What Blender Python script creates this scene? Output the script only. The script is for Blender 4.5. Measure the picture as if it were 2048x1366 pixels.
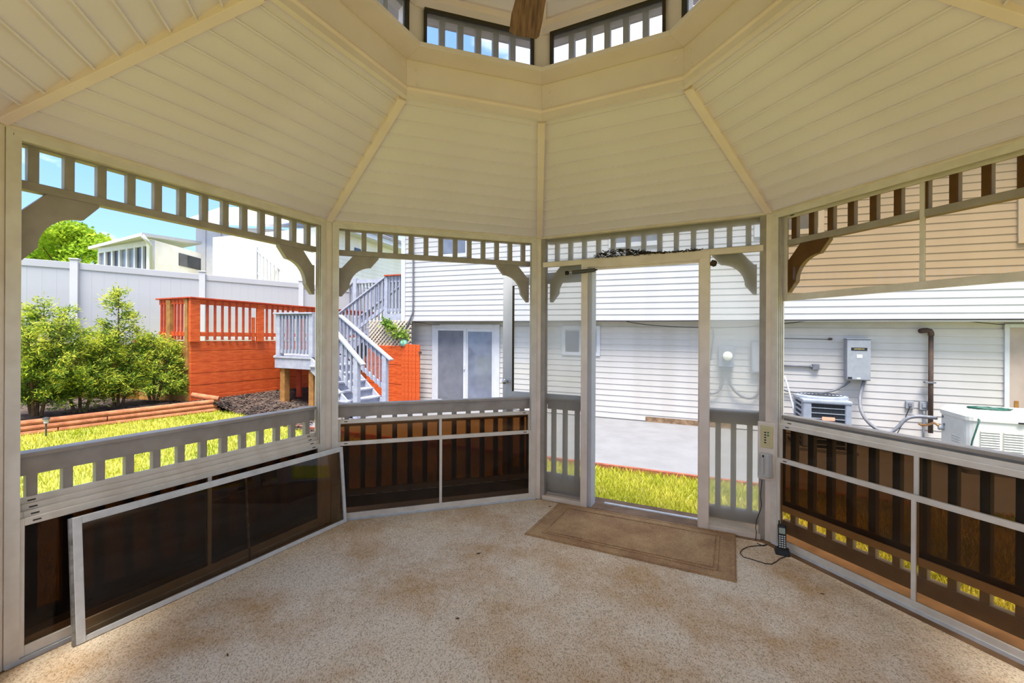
import bpy, math, random
import numpy as np
from mathutils import Vector, Matrix

# ------------------------------------------------------------------ clear
for o in list(bpy.data.objects): bpy.data.objects.remove(o, do_unlink=True)
SC = bpy.context.scene
COL = SC.collection

# ------------------------------------------------------------------ camera
F = 898.835; PX = 1011.45; PY = 678.44; HC = 1.4285; RL = .005
cam = bpy.data.cameras.new('camera'); camo = bpy.data.objects.new('camera', cam); COL.objects.link(camo)
cam.sensor_width = 36.0; cam.sensor_fit = 'HORIZONTAL'; cam.lens = F*36/2048
cam.shift_x = (1024-PX)/2048; cam.shift_y = (PY-683)/2048
cam.clip_start = .02; cam.clip_end = 500
_c, _s = math.cos(RL), math.sin(RL)
camo.matrix_world = Matrix(((_c, -_s, 0, 0), (0, 0, -1, 0), (_s, _c, 0, HC), (0, 0, 0, 1)))
SC.camera = camo

# ------------------------------------------------------------------ sky, sun, exposure
wd = bpy.data.worlds.new('sky'); SC.world = wd; wd.use_nodes = True
nt = wd.node_tree; nt.nodes.clear()
def N(nt, t, **kw):
    n = nt.nodes.new(t)
    for k, v in kw.items():
        if k in ('op', 'operation'): n.operation = v
        elif k == 'blend': n.blend_type = v
        elif k == 'dt': n.data_type = v
        else: n.inputs[k].default_value = v
    return n
def L(nt, a, b): nt.links.new(a, b)
tc = N(nt, 'ShaderNodeTexCoord'); sep = N(nt, 'ShaderNodeSeparateXYZ'); L(nt, tc.outputs['Generated'], sep.inputs[0])
grad = N(nt, 'ShaderNodeValToRGB'); L(nt, sep.outputs['Z'], grad.inputs[0])
cr = grad.color_ramp; cr.elements[0].position = 0.0; cr.elements[0].color = (.23, .36, .60, 1)
cr.elements[1].position = .7; cr.elements[1].color = (.10, .21, .48, 1)
e = cr.elements.new(.28); e.color = (.125, .235, .48, 1)
mp = N(nt, 'ShaderNodeMapping'); mp.inputs['Scale'].default_value = (1, 1, 2.4); mp.inputs['Location'].default_value = (4.62, 1.9, .9)
L(nt, tc.outputs['Generated'], mp.inputs[0])
nz = N(nt, 'ShaderNodeTexNoise', Scale=2.1, Detail=8.0, Roughness=.56); L(nt, mp.outputs[0], nz.inputs['Vector'])
cl = N(nt, 'ShaderNodeValToRGB'); cl.color_ramp.elements[0].position = .50; cl.color_ramp.elements[1].position = .64
cl.color_ramp.elements[0].color = (0, 0, 0, 1); cl.color_ramp.elements[1].color = (1, 1, 1, 1)
L(nt, nz.outputs[0], cl.inputs[0])
mx = N(nt, 'ShaderNodeMix'); mx.data_type = 'RGBA'; L(nt, cl.outputs[0], mx.inputs['Factor'])
L(nt, grad.outputs[0], mx.inputs[6]); mx.inputs[7].default_value = (.84, .845, .86, 1)
bg = N(nt, 'ShaderNodeBackground', Strength=1.0); L(nt, mx.outputs[2], bg.inputs[0])
wo = N(nt, 'ShaderNodeOutputWorld'); L(nt, bg.outputs[0], wo.inputs[0])
sl = bpy.data.lights.new('sun', 'SUN'); sl.energy = 3.4; sl.angle = math.radians(28); sl.color = (1, .975, .94)
so = bpy.data.objects.new('sun', sl); COL.objects.link(so)
so.rotation_euler = Vector((0.0, .34, -.94)).to_track_quat('-Z', 'Y').to_euler()
SC.cycles.max_bounces = 6; SC.cycles.diffuse_bounces = 4; SC.cycles.glossy_bounces = 2; SC.cycles.transmission_bounces = 2; SC.cycles.transparent_max_bounces = 10
SC.cycles.caustics_reflective = False; SC.cycles.caustics_refractive = False
SC.view_settings.view_transform = 'Standard'; SC.view_settings.look = 'None'
SC.view_settings.gamma = 1.0; SC.view_settings.use_curve_mapping = False
SC.view_settings.exposure = 1.78

# ------------------------------------------------------------------ pixel/plane helpers (real depths)
def ray(px, py):
    a = (px-PX)/F; b = (py-PY)/F
    return (_c*a+_s*b, 1.0, _s*a-_c*b)
def atY(px, py, Y):
    r = ray(px, py); return Vector((r[0]*Y, Y, HC+r[2]*Y))
def atZ(px, py, z):
    r = ray(px, py); t = (z-HC)/r[2]; return Vector((r[0]*t, t, z))
class Fr:                       # a vertical plane frame: u along, n outward, z up (k: how far it is out of level)
    def __init__(s, o, u, n, k=0, L=0): s.o, s.u, s.n, s.k, s.L = o, u, n, k, L
    def hit(s, px, py, n=0):
        r = ray(px, py); d = r[0]*s.n[0]+r[1]*s.n[1]; t = (s.o[0]*s.n[0]+s.o[1]*s.n[1]+n)/d
        x, y, z = r[0]*t, r[1]*t, HC+r[2]*t
        u = (x-s.o[0])*s.u[0]+(y-s.o[1])*s.u[1]
        return (u, z-s.k*u)
    def w(s, u, n, z): return Vector((s.o[0]+s.u[0]*u+s.n[0]*n, s.o[1]+s.u[1]*u+s.n[1]*n, z+s.k*u))
def fr2(A, B, k=0):
    l = math.hypot(B[0]-A[0], B[1]-A[1]); u = ((B[0]-A[0])/l, (B[1]-A[1])/l)
    return Fr((A[0], A[1]), u, (-u[1], u[0]), k, l)

# ------------------------------------------------------------------ materials
def lin(c):
    def f(v):
        v /= 255.0
        return v/12.92 if v <= .04045 else ((v+.055)/1.055)**2.4
    return (f(c[0]), f(c[1]), f(c[2]), 1)
MAT = {}
def mat(name, c1, c2=None, scale=8.0, rough=.6, bump=0.0, bscale=60.0, metal=0.0, spec=.3, stretch=None, detail=2.0, lo=.35, hi=.65):
    m = bpy.data.materials.new(name); m.use_nodes = True; t = m.node_tree; t.nodes.clear()
    out = N(t, 'ShaderNodeOutputMaterial'); p = N(t, 'ShaderNodeBsdfPrincipled')
    p.inputs['Roughness'].default_value = rough; p.inputs['Metallic'].default_value = metal
    p.inputs['Specular IOR Level'].default_value = spec
    L(t, p.outputs[0], out.inputs[0])
    co = N(t, 'ShaderNodeTexCoord'); src = co.outputs['Object']
    if stretch:
        mpn = N(t, 'ShaderNodeMapping'); mpn.inputs['Scale'].default_value = stretch; L(t, src, mpn.inputs[0]); src = mpn.outputs[0]
    if c2 is None: p.inputs['Base Color'].default_value = lin(c1)
    else:
        nn = N(t, 'ShaderNodeTexNoise', Scale=scale, Detail=detail, Roughness=.6); L(t, src, nn.inputs['Vector'])
        r = N(t, 'ShaderNodeValToRGB'); L(t, nn.outputs[0], r.inputs[0])
        r.color_ramp.elements[0].position = lo; r.color_ramp.elements[1].position = hi
        r.color_ramp.elements[0].color = lin(c1); r.color_ramp.elements[1].color = lin(c2)
        L(t, r.outputs[0], p.inputs['Base Color'])
    if bump > .1:
        bn = N(t, 'ShaderNodeTexNoise', Scale=bscale, Detail=3.0); L(t, src, bn.inputs['Vector'])
        b = N(t, 'ShaderNodeBump', Strength=bump, Distance=.01); L(t, bn.outputs[0], b.inputs['Height']); L(t, b.outputs[0], p.inputs['Normal'])
    MAT[name] = m; return m
mat('ceiling_vinyl', (240, 229, 240), (234, 222, 233), 1.6, .55, .05, 30)
mat('ceiling_trim', (248, 228, 222), (241, 219, 211), 3, .6, .05, 40)
mat('fascia_paint', (240, 224, 222), (232, 215, 212), 2.2, .55, .04, 30)
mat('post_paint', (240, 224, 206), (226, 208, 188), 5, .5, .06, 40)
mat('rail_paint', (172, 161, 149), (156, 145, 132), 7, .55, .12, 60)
mat('frame_vinyl', (232, 222, 206), (220, 208, 190), 9, .4, 0)
mat('alu_white', (228, 228, 224), (210, 208, 202), 12, .35, 0)
mat('track_grey', (150, 148, 134), (136, 133, 118), 12, .5, 0)
mat('alu_grey', (180, 178, 172), (120, 116, 108), 18, .4, 0, metal=.4)
mat('dark_gasket', (62, 54, 38), None, rough=.8)
mat('deck_brown', (150, 116, 84), (120, 90, 62), 6, .7, .15, 40)
mat('deck_outer', (148, 108, 70), (116, 84, 56), 7, .7, .15, 40)
mat('black_plastic', (26, 27, 29), (34, 35, 37), 30, .45, 0)
mat('fan_wood', (146, 108, 82), (98, 70, 52), 5, .5, .05, 30, stretch=(14, 1.1, 14))
mat('fan_metal', (120, 96, 66), None, rough=.35, metal=.8)
mat('siding_white', (181, 177, 174), (175, 171, 168), 2, .5, .04, 50)
mat('siding_low', (187, 181, 174), (179, 172, 164), 2.4, .5, .05, 50)
mat('siding_cream', (238, 232, 222), (228, 220, 208), 2, .6, .04, 40)
mat('trim_white', (192, 191, 192), (185, 184, 186), 6, .5, 0)
mat('concrete', (122, 120, 120), (115, 113, 112), 3, .85, .15, 60)
mat('edging_red', (150, 84, 64), (118, 62, 48), 8, .8, .2, 40)
mat('foundation', (146, 118, 90), (108, 84, 62), 10, .9, .5, 40)
mat('red_paint', (206, 92, 38), (182, 70, 26), 5, .65, .2, 50, stretch=(1, 1, 6))
mat('red_paint_dull', (184, 74, 42), (158, 56, 32), 6, .7, .2, 50)
mat('raw_wood', (166, 118, 62), (134, 92, 48), 7, .8, .2, 50)
mat('timber', (180, 112, 76), (146, 88, 58), 8, .85, .3, 40)
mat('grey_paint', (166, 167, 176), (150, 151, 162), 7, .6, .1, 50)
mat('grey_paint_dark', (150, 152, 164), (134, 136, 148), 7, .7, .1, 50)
mat('fence_vinyl', (184, 181, 181), (178, 175, 175), 1.2, .45, 0)
mat('roof_shingle', (150, 146, 148), (118, 114, 116), 14, .9, .4, 40)
mat('dark_glass', (50, 52, 58), (70, 72, 78), 2, .08, 0, spec=.6)
mat('window_glass', (118, 122, 134), (96, 100, 112), 2, .06, 0, spec=.6)
mat('screen_mesh', (112, 112, 118), (100, 100, 106), 3, .8, 0)
mat('lattice_wood', (196, 184, 164), (176, 162, 140), 9, .8, .1, 50)
mat('metal_box', (142, 144, 146), (134, 136, 139), 10, .5, 0)
mat('meter_grey', (120, 124, 132), (110, 114, 122), 10, .5, 0)
mat('conduit', (112, 112, 116), (98, 98, 102), 20, .5, 0)
mat('conduit_dark', (84, 86, 90), (72, 74, 78), 20, .5, .3, 200)
mat('iron_pipe', (66, 54, 48), (84, 62, 48), 12, .7, .1, 60)
mat('brass', (176, 128, 70), (150, 102, 54), 14, .4, 0, metal=.6)
mat('ac_blue', (138, 142, 150), (126, 130, 138), 9, .45, 0)
mat('ac_dark', (58, 60, 64), (44, 46, 50), 40, .7, 0)
mat('badge', (214, 150, 120), None, rough=.5)
mat('generator', (204, 202, 192), (194, 192, 181), 6, .45, 0)
mat('vent_cream', (226, 222, 196), None, rough=.5)
mat('cord_green', (40, 84, 68), (30, 66, 54), 20, .5, 0)
mat('cord_dark', (44, 40, 40), None, rough=.6)
mat('cable_black', (38, 36, 36), None, rough=.6)
mat('door_taupe', (168, 150, 138), (158, 140, 128), 4, .55, 0)
mat('chrome', (190, 190, 190), None, rough=.2, metal=.9)
mat('ivory', (214, 200, 150), (204, 190, 140), 8, .4, 0)
mat('cover_grey', (196, 192, 184), (184, 180, 170), 8, .35, 0)
mat('button_green', (40, 110, 60), None, rough=.4)
mat('screen_lcd', (150, 160, 140), None, rough=.2)
mat('key_white', (200, 200, 196), None, rough=.4)
mat('label_black', (30, 28, 30), None, rough=.4)
mat('label_white', (216, 216, 216), None, rough=.5)
mat('label_gold', (190, 170, 110), None, rough=.5)
mat('twig', (48, 40, 28), (66, 54, 38), 10, .9, 0)
mat('mud', (84, 66, 48), (58, 44, 32), 14, .9, .4, 60)
mat('leaf_dead', (110, 84, 52), (84, 64, 40), 20, .9, 0)
mat('soil', (92, 78, 68), (58, 48, 42), 9, .95, .6, 30)
mat('mulch_chip', (104, 84, 70), (52, 42, 38), 3, .95, 0)
mat('lawn_soil', (150, 150, 60), (128, 132, 52), 5, .95, .4, 30)
mat('foliage_dark', (74, 104, 40), (44, 74, 34), 1.6, .7, 0, spec=.15)
mat('foliage_tip', (164, 172, 52), (120, 144, 48), 2.2, .7, 0, spec=.15)
mat('branch', (108, 86, 58), (80, 62, 42), 12, .9, 0)
mat('tree_leaf', (130, 172, 52), (84, 132, 40), .6, .8, 0, spec=.1)
mat('tree_bark', (92, 76, 60), (70, 58, 46), 8, .9, 0)
mat('vine_leaf', (130, 160, 70), (92, 126, 50), 6, .7, 0)
mat('glass_ball', (120, 190, 160), (150, 206, 180), 6, .15, 0, spec=.6)
mat('lantern', (90, 88, 84), None, rough=.4, metal=.5)

def mat_custom(name, fn):
    m = bpy.data.materials.new(name); m.use_nodes = True; t = m.node_tree; t.nodes.clear()
    fn(t, N(t, 'ShaderNodeOutputMaterial')); MAT[name] = m; return m
def tint(col, gl, haze=0.0, hcol=(1, 1, 1, 1), rough=.03):
    def fn(t, out):
        tr = N(t, 'ShaderNodeBsdfTransparent'); tr.inputs[0].default_value = col
        sh = tr.outputs[0]
        if haze:
            df = N(t, 'ShaderNodeBsdfDiffuse'); df.inputs[0].default_value = hcol
            tl = N(t, 'ShaderNodeBsdfTranslucent'); tl.inputs[0].default_value = hcol
            a = N(t, 'ShaderNodeMixShader', Fac=.8); L(t, df.outputs[0], a.inputs[1]); L(t, tl.outputs[0], a.inputs[2])
            co = N(t, 'ShaderNodeTexCoord'); nn = N(t, 'ShaderNodeTexNoise', Scale=2.2, Detail=1.0); L(t, co.outputs['Object'], nn.inputs['Vector'])
            mr = N(t, 'ShaderNodeMapRange'); mr.inputs[1].default_value = .3; mr.inputs[2].default_value = .7
            mr.inputs[3].default_value = haze*.9; mr.inputs[4].default_value = haze*1.1; L(t, nn.outputs[0], mr.inputs[0])
            b = N(t, 'ShaderNodeMixShader', Fac=haze)
            if haze > .1: L(t, mr.outputs[0], b.inputs[0])
            L(t, sh, b.inputs[1]); L(t, a.outputs[0], b.inputs[2]); sh = b.outputs[0]
        g = N(t, 'ShaderNodeBsdfGlossy', Roughness=rough); g.inputs[0].default_value = (1, 1, 1, 1)
        fr = N(t, 'ShaderNodeFresnel', IOR=1.45); mu = N(t, 'ShaderNodeMath', op='MULTIPLY'); L(t, fr.outputs[0], mu.inputs[0]); mu.inputs[1].default_value = gl
        mix = N(t, 'ShaderNodeMixShader'); L(t, mu.outputs[0], mix.inputs[0]); L(t, sh, mix.inputs[1]); L(t, g.outputs[0], mix.inputs[2])
        L(t, mix.outputs[0], out.inputs[0])
    return fn
mat_custom('vinyl_tint', tint((.63, .445, .25, 1), .5, haze=.035, hcol=(.5, .44, .40, 1), rough=.04))
mat_custom('vinyl_dark', tint((.38, .27, .17, 1), .5, haze=.035, hcol=(.5, .44, .40, 1), rough=.04))
mat_custom('vinyl_mid', tint((.48, .34, .20, 1), .5, haze=.04, hcol=(.5, .44, .40, 1), rough=.04))
mat_custom('vinyl_deep', tint((.22, .16, .11, 1), .5, haze=.06, hcol=(.5, .44, .40, 1), rough=.04))
mat_custom('vinyl_panel', tint((.50, .36, .22, 1), .9, haze=.05, hcol=(.5, .44, .40, 1), rough=.02))
mat_custom('vinyl_haze', tint((.95, .95, .92, 1), .6, haze=.44, hcol=(.93, .93, .86, 1), rough=.1))
mat_custom('clear_pane', tint((.93, .94, .93, 1), .8, rough=.02))
mat_custom('cupola_pane', tint((.95, .95, .95, 1), .5, haze=.18, hcol=(.9, .9, .88, 1), rough=.1))
def carpet_fn(t, out):
    p = N(t, 'ShaderNodeBsdfPrincipled', Roughness=.95); p.inputs['Specular IOR Level'].default_value = .1; L(t, p.outputs[0], out.inputs[0])
    co = N(t, 'ShaderNodeTexCoord')
    mpn = N(t, 'ShaderNodeMapping'); mpn.inputs['Rotation'].default_value = (0, 0, -.46); mpn.inputs['Scale'].default_value = (1, .72, 1); L(t, co.outputs['Object'], mpn.inputs[0])
    vo = N(t, 'ShaderNodeTexVoronoi', Scale=210.0); L(t, mpn.outputs[0], vo.inputs['Vector'])
    r = N(t, 'ShaderNodeValToRGB'); L(t, vo.outputs['Color'], r.inputs[0])
    r.color_ramp.elements[0].position = .12; r.color_ramp.elements[0].color = lin((188, 162, 130))
    r.color_ramp.elements[1].position = .82; r.color_ramp.elements[1].color = lin((246, 226, 196))
    e = r.color_ramp.elements.new(.45); e.color = lin((238, 214, 180))
    n1 = N(t, 'ShaderNodeTexNoise', Scale=1.7, Detail=6.0, Roughness=.65); L(t, co.outputs['Object'], n1.inputs['Vector'])
    r1 = N(t, 'ShaderNodeValToRGB'); L(t, n1.outputs[0], r1.inputs[0])
    r1.color_ramp.elements[0].position = .33; r1.color_ramp.elements[0].color = lin((220, 190, 152))
    r1.color_ramp.elements[1].position = .56; r1.color_ramp.elements[1].color = (1, 1, 1, 1)
    m = N(t, 'ShaderNodeMix'); m.data_type = 'RGBA'; m.blend_type = 'MULTIPLY'; m.inputs['Factor'].default_value = .9
    L(t, r.outputs[0], m.inputs[6]); L(t, r1.outputs[0], m.inputs[7]); L(t, m.outputs[2], p.inputs['Base Color'])
    b = N(t, 'ShaderNodeBump', Strength=.45, Distance=.005); L(t, vo.outputs['Distance'], b.inputs['Height']); b.invert = True; L(t, b.outputs[0], p.inputs['Normal'])
mat_custom('carpet', carpet_fn)
def mat_fn(t, out):
    p = N(t, 'ShaderNodeBsdfPrincipled', Roughness=.95); p.inputs['Specular IOR Level'].default_value = .1; L(t, p.outputs[0], out.inputs[0])
    co = N(t, 'ShaderNodeTexCoord')
    mpn = N(t, 'ShaderNodeMapping'); mpn.inputs['Rotation'].default_value = (0, 0, .48); L(t, co.outputs['Object'], mpn.inputs[0])
    vo = N(t, 'ShaderNodeTexVoronoi', Scale=150.0); L(t, mpn.outputs[0], vo.inputs['Vector'])
    n1 = N(t, 'ShaderNodeTexNoise', Scale=3.5, Detail=6.0, Roughness=.65); L(t, co.outputs['Object'], n1.inputs['Vector'])
    r1 = N(t, 'ShaderNodeValToRGB'); L(t, n1.outputs[0], r1.inputs[0])
    r1.color_ramp.elements[0].position = .35; r1.color_ramp.elements[0].color = lin((176, 132, 94))
    r1.color_ramp.elements[1].position = .62; r1.color_ramp.elements[1].color = lin((214, 172, 122))
    m = N(t, 'ShaderNodeMix'); m.data_type = 'RGBA'; m.blend_type = 'MULTIPLY'; m.inputs['Factor'].default_value = .35
    L(t, r1.outputs[0], m.inputs[6]); L(t, vo.outputs['Color'], m.inputs[7])
    bw = N(t, 'ShaderNodeRGBToBW'); L(t, vo.outputs['Color'], bw.inputs[0]); L(t, bw.outputs[0], m.inputs[7]); L(t, m.outputs[2], p.inputs['Base Color'])
    b = N(t, 'ShaderNodeBump', Strength=.6, Distance=.005); L(t, vo.outputs['Distance'], b.inputs['Height']); L(t, b.outputs[0], p.inputs['Normal'])
mat_custom('door_mat', mat_fn)
def leaf_fn(c1, c2, scale, tl=.35):
    def fn(t, out):
        co = N(t, 'ShaderNodeTexCoord'); n1 = N(t, 'ShaderNodeTexNoise', Scale=scale, Detail=4.0); L(t, co.outputs['Object'], n1.inputs['Vector'])
        r = N(t, 'ShaderNodeValToRGB'); L(t, n1.outputs[0], r.inputs[0]); r.color_ramp.elements[0].position = .35; r.color_ramp.elements[1].position = .65
        r.color_ramp.elements[0].color = lin(c1); r.color_ramp.elements[1].color = lin(c2)
        d = N(t, 'ShaderNodeBsdfDiffuse'); L(t, r.outputs[0], d.inputs[0]); s = N(t, 'ShaderNodeBsdfTranslucent'); L(t, r.outputs[0], s.inputs[0])
        m = N(t, 'ShaderNodeMixShader', Fac=tl); L(t, d.outputs[0], m.inputs[1]); L(t, s.outputs[0], m.inputs[2]); L(t, m.outputs[0], out.inputs[0])
    return fn
mat_custom('grass', leaf_fn((146, 156, 34), (200, 190, 80), 1.3))
mat_custom('grass_dry', leaf_fn((196, 188, 120), (220, 208, 150), 3))
mat_custom('foliage_dark', leaf_fn((74, 106, 40), (118, 142, 58), 1.8))
mat_custom('foliage_tip', leaf_fn((174, 186, 56), (212, 208, 84), 2.2, .45))
mat_custom('tree_leaf', leaf_fn((92, 138, 34), (176, 196, 60), .7, .45))
mat_custom('vine_leaf', leaf_fn((100, 138, 52), (164, 180, 84), 4, .4))

# ------------------------------------------------------------------ mesh helpers
WL = {}
class MB:
    def __init__(s): s.v = []; s.f = []
    def hexa(s, p):                                  # p: 4 bottom, 4 top
        b = len(s.v); s.v += [tuple(q) for q in p]
        s.f += [(b+3, b+2, b+1, b), (b+4, b+5, b+6, b+7), (b, b+1, b+5, b+4), (b+1, b+2, b+6, b+5), (b+2, b+3, b+7, b+6), (b+3, b, b+4, b+7)]
        return s
    def fb(s, fr, u0, u1, n0, n1, z0, z1):
        return s.hexa([fr.w(u0, n0, z0), fr.w(u1, n0, z0), fr.w(u1, n1, z0), fr.w(u0, n1, z0), fr.w(u0, n0, z1), fr.w(u1, n0, z1), fr.w(u1, n1, z1), fr.w(u0, n1, z1)])
    def box(s, c, sz, rz=0):
        cx, cy, cz = c; a, b, d = sz[0]/2, sz[1]/2, sz[2]/2; co, si = math.cos(rz), math.sin(rz)
        q = []
        for z in (-d, d):
            for x, y in ((-a, -b), (a, -b), (a, b), (-a, b)): q.append((cx+x*co-y*si, cy+x*si+y*co, cz+z))
        return s.hexa(q)
    def quad(s, a, b, c, d):
        k = len(s.v); s.v += [tuple(a), tuple(b), tuple(c), tuple(d)]; s.f.append((k, k+1, k+2, k+3)); return s
    def prism(s, poly, off):                         # poly: 3-D points in a plane; off: thickness vector
        k = len(s.v); n = len(poly); off = Vector(off)
        s.v += [tuple(p) for p in poly]+[tuple(Vector(p)+off) for p in poly]
        s.f += [tuple(range(k+n-1, k-1, -1)), tuple(range(k+n, k+2*n))]
        for i in range(n):
            j = (i+1) % n; s.f.append((k+i, k+j, k+n+j, k+n+i))
        return s
    def tube(s, path, r, n=8, cap=True):
        path = [Vector(p) for p in path]; k = len(s.v); m = len(path); ref = None
        rr = r if hasattr(r, '__len__') else [r]*m
        for i, p in enumerate(path):
            d = (path[min(i+1, m-1)]-path[max(i-1, 0)]).normalized()
            if ref is None:
                ref = Vector((0, 0, 1)) if abs(d.z) < .9 else Vector((1, 0, 0))
            a = d.cross(ref)
            if a.length < 1e-5: a = d.cross(Vector((.3, .9, .2)))
            a.normalize(); b = a.cross(d).normalized(); ref = b
            for j in range(n):
                t = 2*math.pi*j/n; s.v.append(tuple(p+a*math.cos(t)*rr[i]+b*math.sin(t)*rr[i]))
        for i in range(m-1):
            for j in range(n):
                j2 = (j+1) % n; s.f.append((k+i*n+j, k+i*n+j2, k+(i+1)*n+j2, k+(i+1)*n+j))
        if cap: s.f.append(tuple(range(k+n-1, k-1, -1))); s.f.append(tuple(range(k+(m-1)*n, k+m*n)))
        return s
    def bar(s, a, b, w, h, up=(0, 0, 1)):            # straight square bar from a to b
        a, b = Vector(a), Vector(b); d = (b-a).normalized(); side = d.cross(Vector(up)); side.normalize(); u2 = side.cross(d).normalized()
        q = []
        for p in (a, b):
            q.append([p-side*w/2-u2*h/2, p+side*w/2-u2*h/2, p+side*w/2+u2*h/2, p-side*w/2+u2*h/2])
        return s.hexa([q[0][0], q[0][1], q[1][1], q[1][0], q[0][3], q[0][2], q[1][2], q[1][3]])
    def ball(s, c, r, nu=12, nv=8, sz=1.0):
        k = len(s.v); c = Vector(c)
        for i in range(1, nv):
            t = math.pi*i/nv
            for j in range(nu):
                a = 2*math.pi*j/nu; s.v.append((c.x+r*math.sin(t)*math.cos(a), c.y+r*math.sin(t)*math.sin(a), c.z+r*sz*math.cos(t)))
        s.v += [(c.x, c.y, c.z+r*sz), (c.x, c.y, c.z-r*sz)]; T = len(s.v)-2; Bm = T+1
        for j in range(nu):
            j2 = (j+1) % nu; s.f.append((T, k+j, k+j2)); s.f.append((Bm, k+(nv-2)*nu+j2, k+(nv-2)*nu+j))
        for i in range(nv-2):
            for j in range(nu):
                j2 = (j+1) % nu; s.f.append((k+i*nu+j, k+(i+1)*nu+j, k+(i+1)*nu+j2, k+i*nu+j2))
        return s
    def build(s, name, material, parent=None, smooth=False, bevel=0.0, label=None, cat=None, group=None, kind=None, origin=None):
        me = bpy.data.meshes.new(name)
        V = np.array(s.v, dtype=float)
        if origin is None:
            mn, mxx = V.min(0), V.max(0); origin = Vector(((mn[0]+mxx[0])/2, (mn[1]+mxx[1])/2, mn[2]))
        origin = Vector(origin); V = V-np.array(origin)
        me.from_pydata(V.tolist(), [], s.f); me.update()
        if smooth: me.polygons.foreach_set('use_smooth', [True]*len(me.polygons))
        me.materials.append(MAT[material])
        o = bpy.data.objects.new(name, me); COL.objects.link(o); WL[o.name] = origin
        if parent is not None: o.parent = parent; o.location = origin-WL[parent.name]
        else: o.location = origin
        if bevel:
            bm = o.modifiers.new('bevel', 'BEVEL'); bm.width = bevel; bm.segments = 2; bm.limit_method = 'ANGLE'; bm.angle_limit = .7
        tag(o, label, cat, group, kind); return o
def tag(o, label=None, cat=None, group=None, kind=None):
    if label: o['label'] = label
    if cat: o['category'] = cat
    if group: o['group'] = group
    if kind: o['kind'] = kind
    return o
def empty(name, loc, label=None, cat=None, group=None, kind=None, parent=None):
    o = bpy.data.objects.new(name, None); COL.objects.link(o); loc = Vector(loc); WL[o.name] = loc
    o.empty_display_size = .1
    if parent is not None: o.parent = parent; o.location = loc-WL[parent.name]
    else: o.location = loc
    return tag(o, label, cat, group, kind)
def clone(o, shift, parent=None):                    # a copy of one part moved by a world vector
    c = o.copy(); COL.objects.link(c); WL[c.name] = WL[o.name]+Vector(shift)
    p = parent if parent is not None else o.parent
    c.parent = p; c.location = WL[c.name]-(WL[p.name] if p is not None else Vector())
    return c
def text_part(name, body, size, org, ux, uz, material, parent, depth=.002):
    cu = bpy.data.curves.new(name, 'FONT'); cu.body = body; cu.size = size; cu.extrude = depth/2; cu.align_x = 'CENTER'; cu.align_y = 'CENTER'
    t = bpy.data.objects.new(name, cu); COL.objects.link(t)
    bpy.context.view_layer.update()
    me = bpy.data.meshes.new_from_object(t.evaluated_get(bpy.context.evaluated_depsgraph_get())); bpy.data.objects.remove(t, do_unlink=True)
    ux, uz = Vector(ux).normalized(), Vector(uz).normalized(); un = ux.cross(uz)
    R = Matrix((ux, uz, un)).transposed().to_4x4(); me.transform(R)
    me.materials.clear(); me.materials.append(MAT[material])
    o = bpy.data.objects.new(name, me); COL.objects.link(o); WL[o.name] = Vector(org); o.parent = parent; o.location = Vector(org)-WL[parent.name]
    return o
RND = random.Random(7)

# ================================================================== GAZEBO
CEN = Vector((.1368, 1.7271, 0)); TH = -.0745; RV = 2.3087
def ringpt(i, r, z=0.0):
    a = TH+math.pi/2-i*math.pi/4
    return Vector((CEN.x+r*math.cos(a), CEN.y+r*math.sin(a), z))
VX = [Vector((.300, 4.038, 0)), Vector((1.876, 3.209, 0)), Vector((2.454, 1.560, 0)), ringpt(3, RV), ringpt(4, RV), ringpt(5, RV), Vector((-2.155, 1.900, 0)), Vector((-1.375, 3.486, 0))]
H = 2.355
def wall_frame(i): return fr2(VX[i % 8], VX[(i+1) % 8])
W1, W2, W3, W4 = wall_frame(6), wall_frame(7), wall_frame(0), wall_frame(1)
GZ = -.34                                            # lawn level

# ---- floor deck, carpet
def octo(off):                                       # vertices pushed outward by off
    out = []
    for i in range(8):
        d = (VX[i]-CEN).normalized(); out.append(VX[i]+d*(off/math.cos(math.pi/8)))
    return out
MB().prism([p+Vector((0, 0, -.06)) for p in octo(.30)[::-1]], (0, 0, .056)).build('floor', 'deck_brown', kind='structure')
cp = octo(-.03)
# carpet stops short along the right wall, leaving a painted strip
cp[1] = W4.w(.02, -.075, 0); cp[2] = W4.w(W4.L-.03, -.075, 0)
cp[0] = W3.w(.02, -.03, 0)
MB().prism([p+Vector((0, 0, -.003)) for p in cp[::-1]], (0, 0, .009)).build('carpet', 'carpet', label='speckled beige loop carpet covering the gazebo floor', cat='carpet')
sk = empty('floor_skirt', CEN+Vector((0, 0, GZ)), kind='structure')
for i in range(8):
    f = wall_frame(i); MB().fb(f, -.05, f.L+.05, .24, .27, GZ-.02, -.06).build('skirt_board', 'rail_paint', sk)

# ---- posts
post_names = {0: 'cream gazebo post in the far corner beside the doorway', 1: 'cream gazebo post carrying the switch plate and outlet cover', 7: 'cream gazebo post where the loose leaning window panel ends',
              6: 'cream gazebo post at the near end of the railing by the shrubs', 2: 'cream gazebo post at the near end of the generator side', 3: 'cream gazebo post behind the camera on the generator side', 4: 'cream gazebo post at the rear corner', 5: 'cream gazebo post at the rear on the shrub side'}
def post_frame(i):
    d = (VX[i]-CEN).normalized(); return Fr((VX[i].x, VX[i].y), (d.y, -d.x), (d.x, d.y))
for i in range(8):
    f = post_frame(i)
    prof = [(-.027, -.006), (.027, -.006), (.036, .03), (.062, .12), (.045, .15), (-.045, .15), (-.062, .12), (-.036, .03)]
    m = MB().prism([f.w(a, b, -.004) for a, b in prof], (0, 0, H+.004))
    m.build('gazebo_post', 'post_paint', label=post_names[i], kind='structure', bevel=.004)

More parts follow.
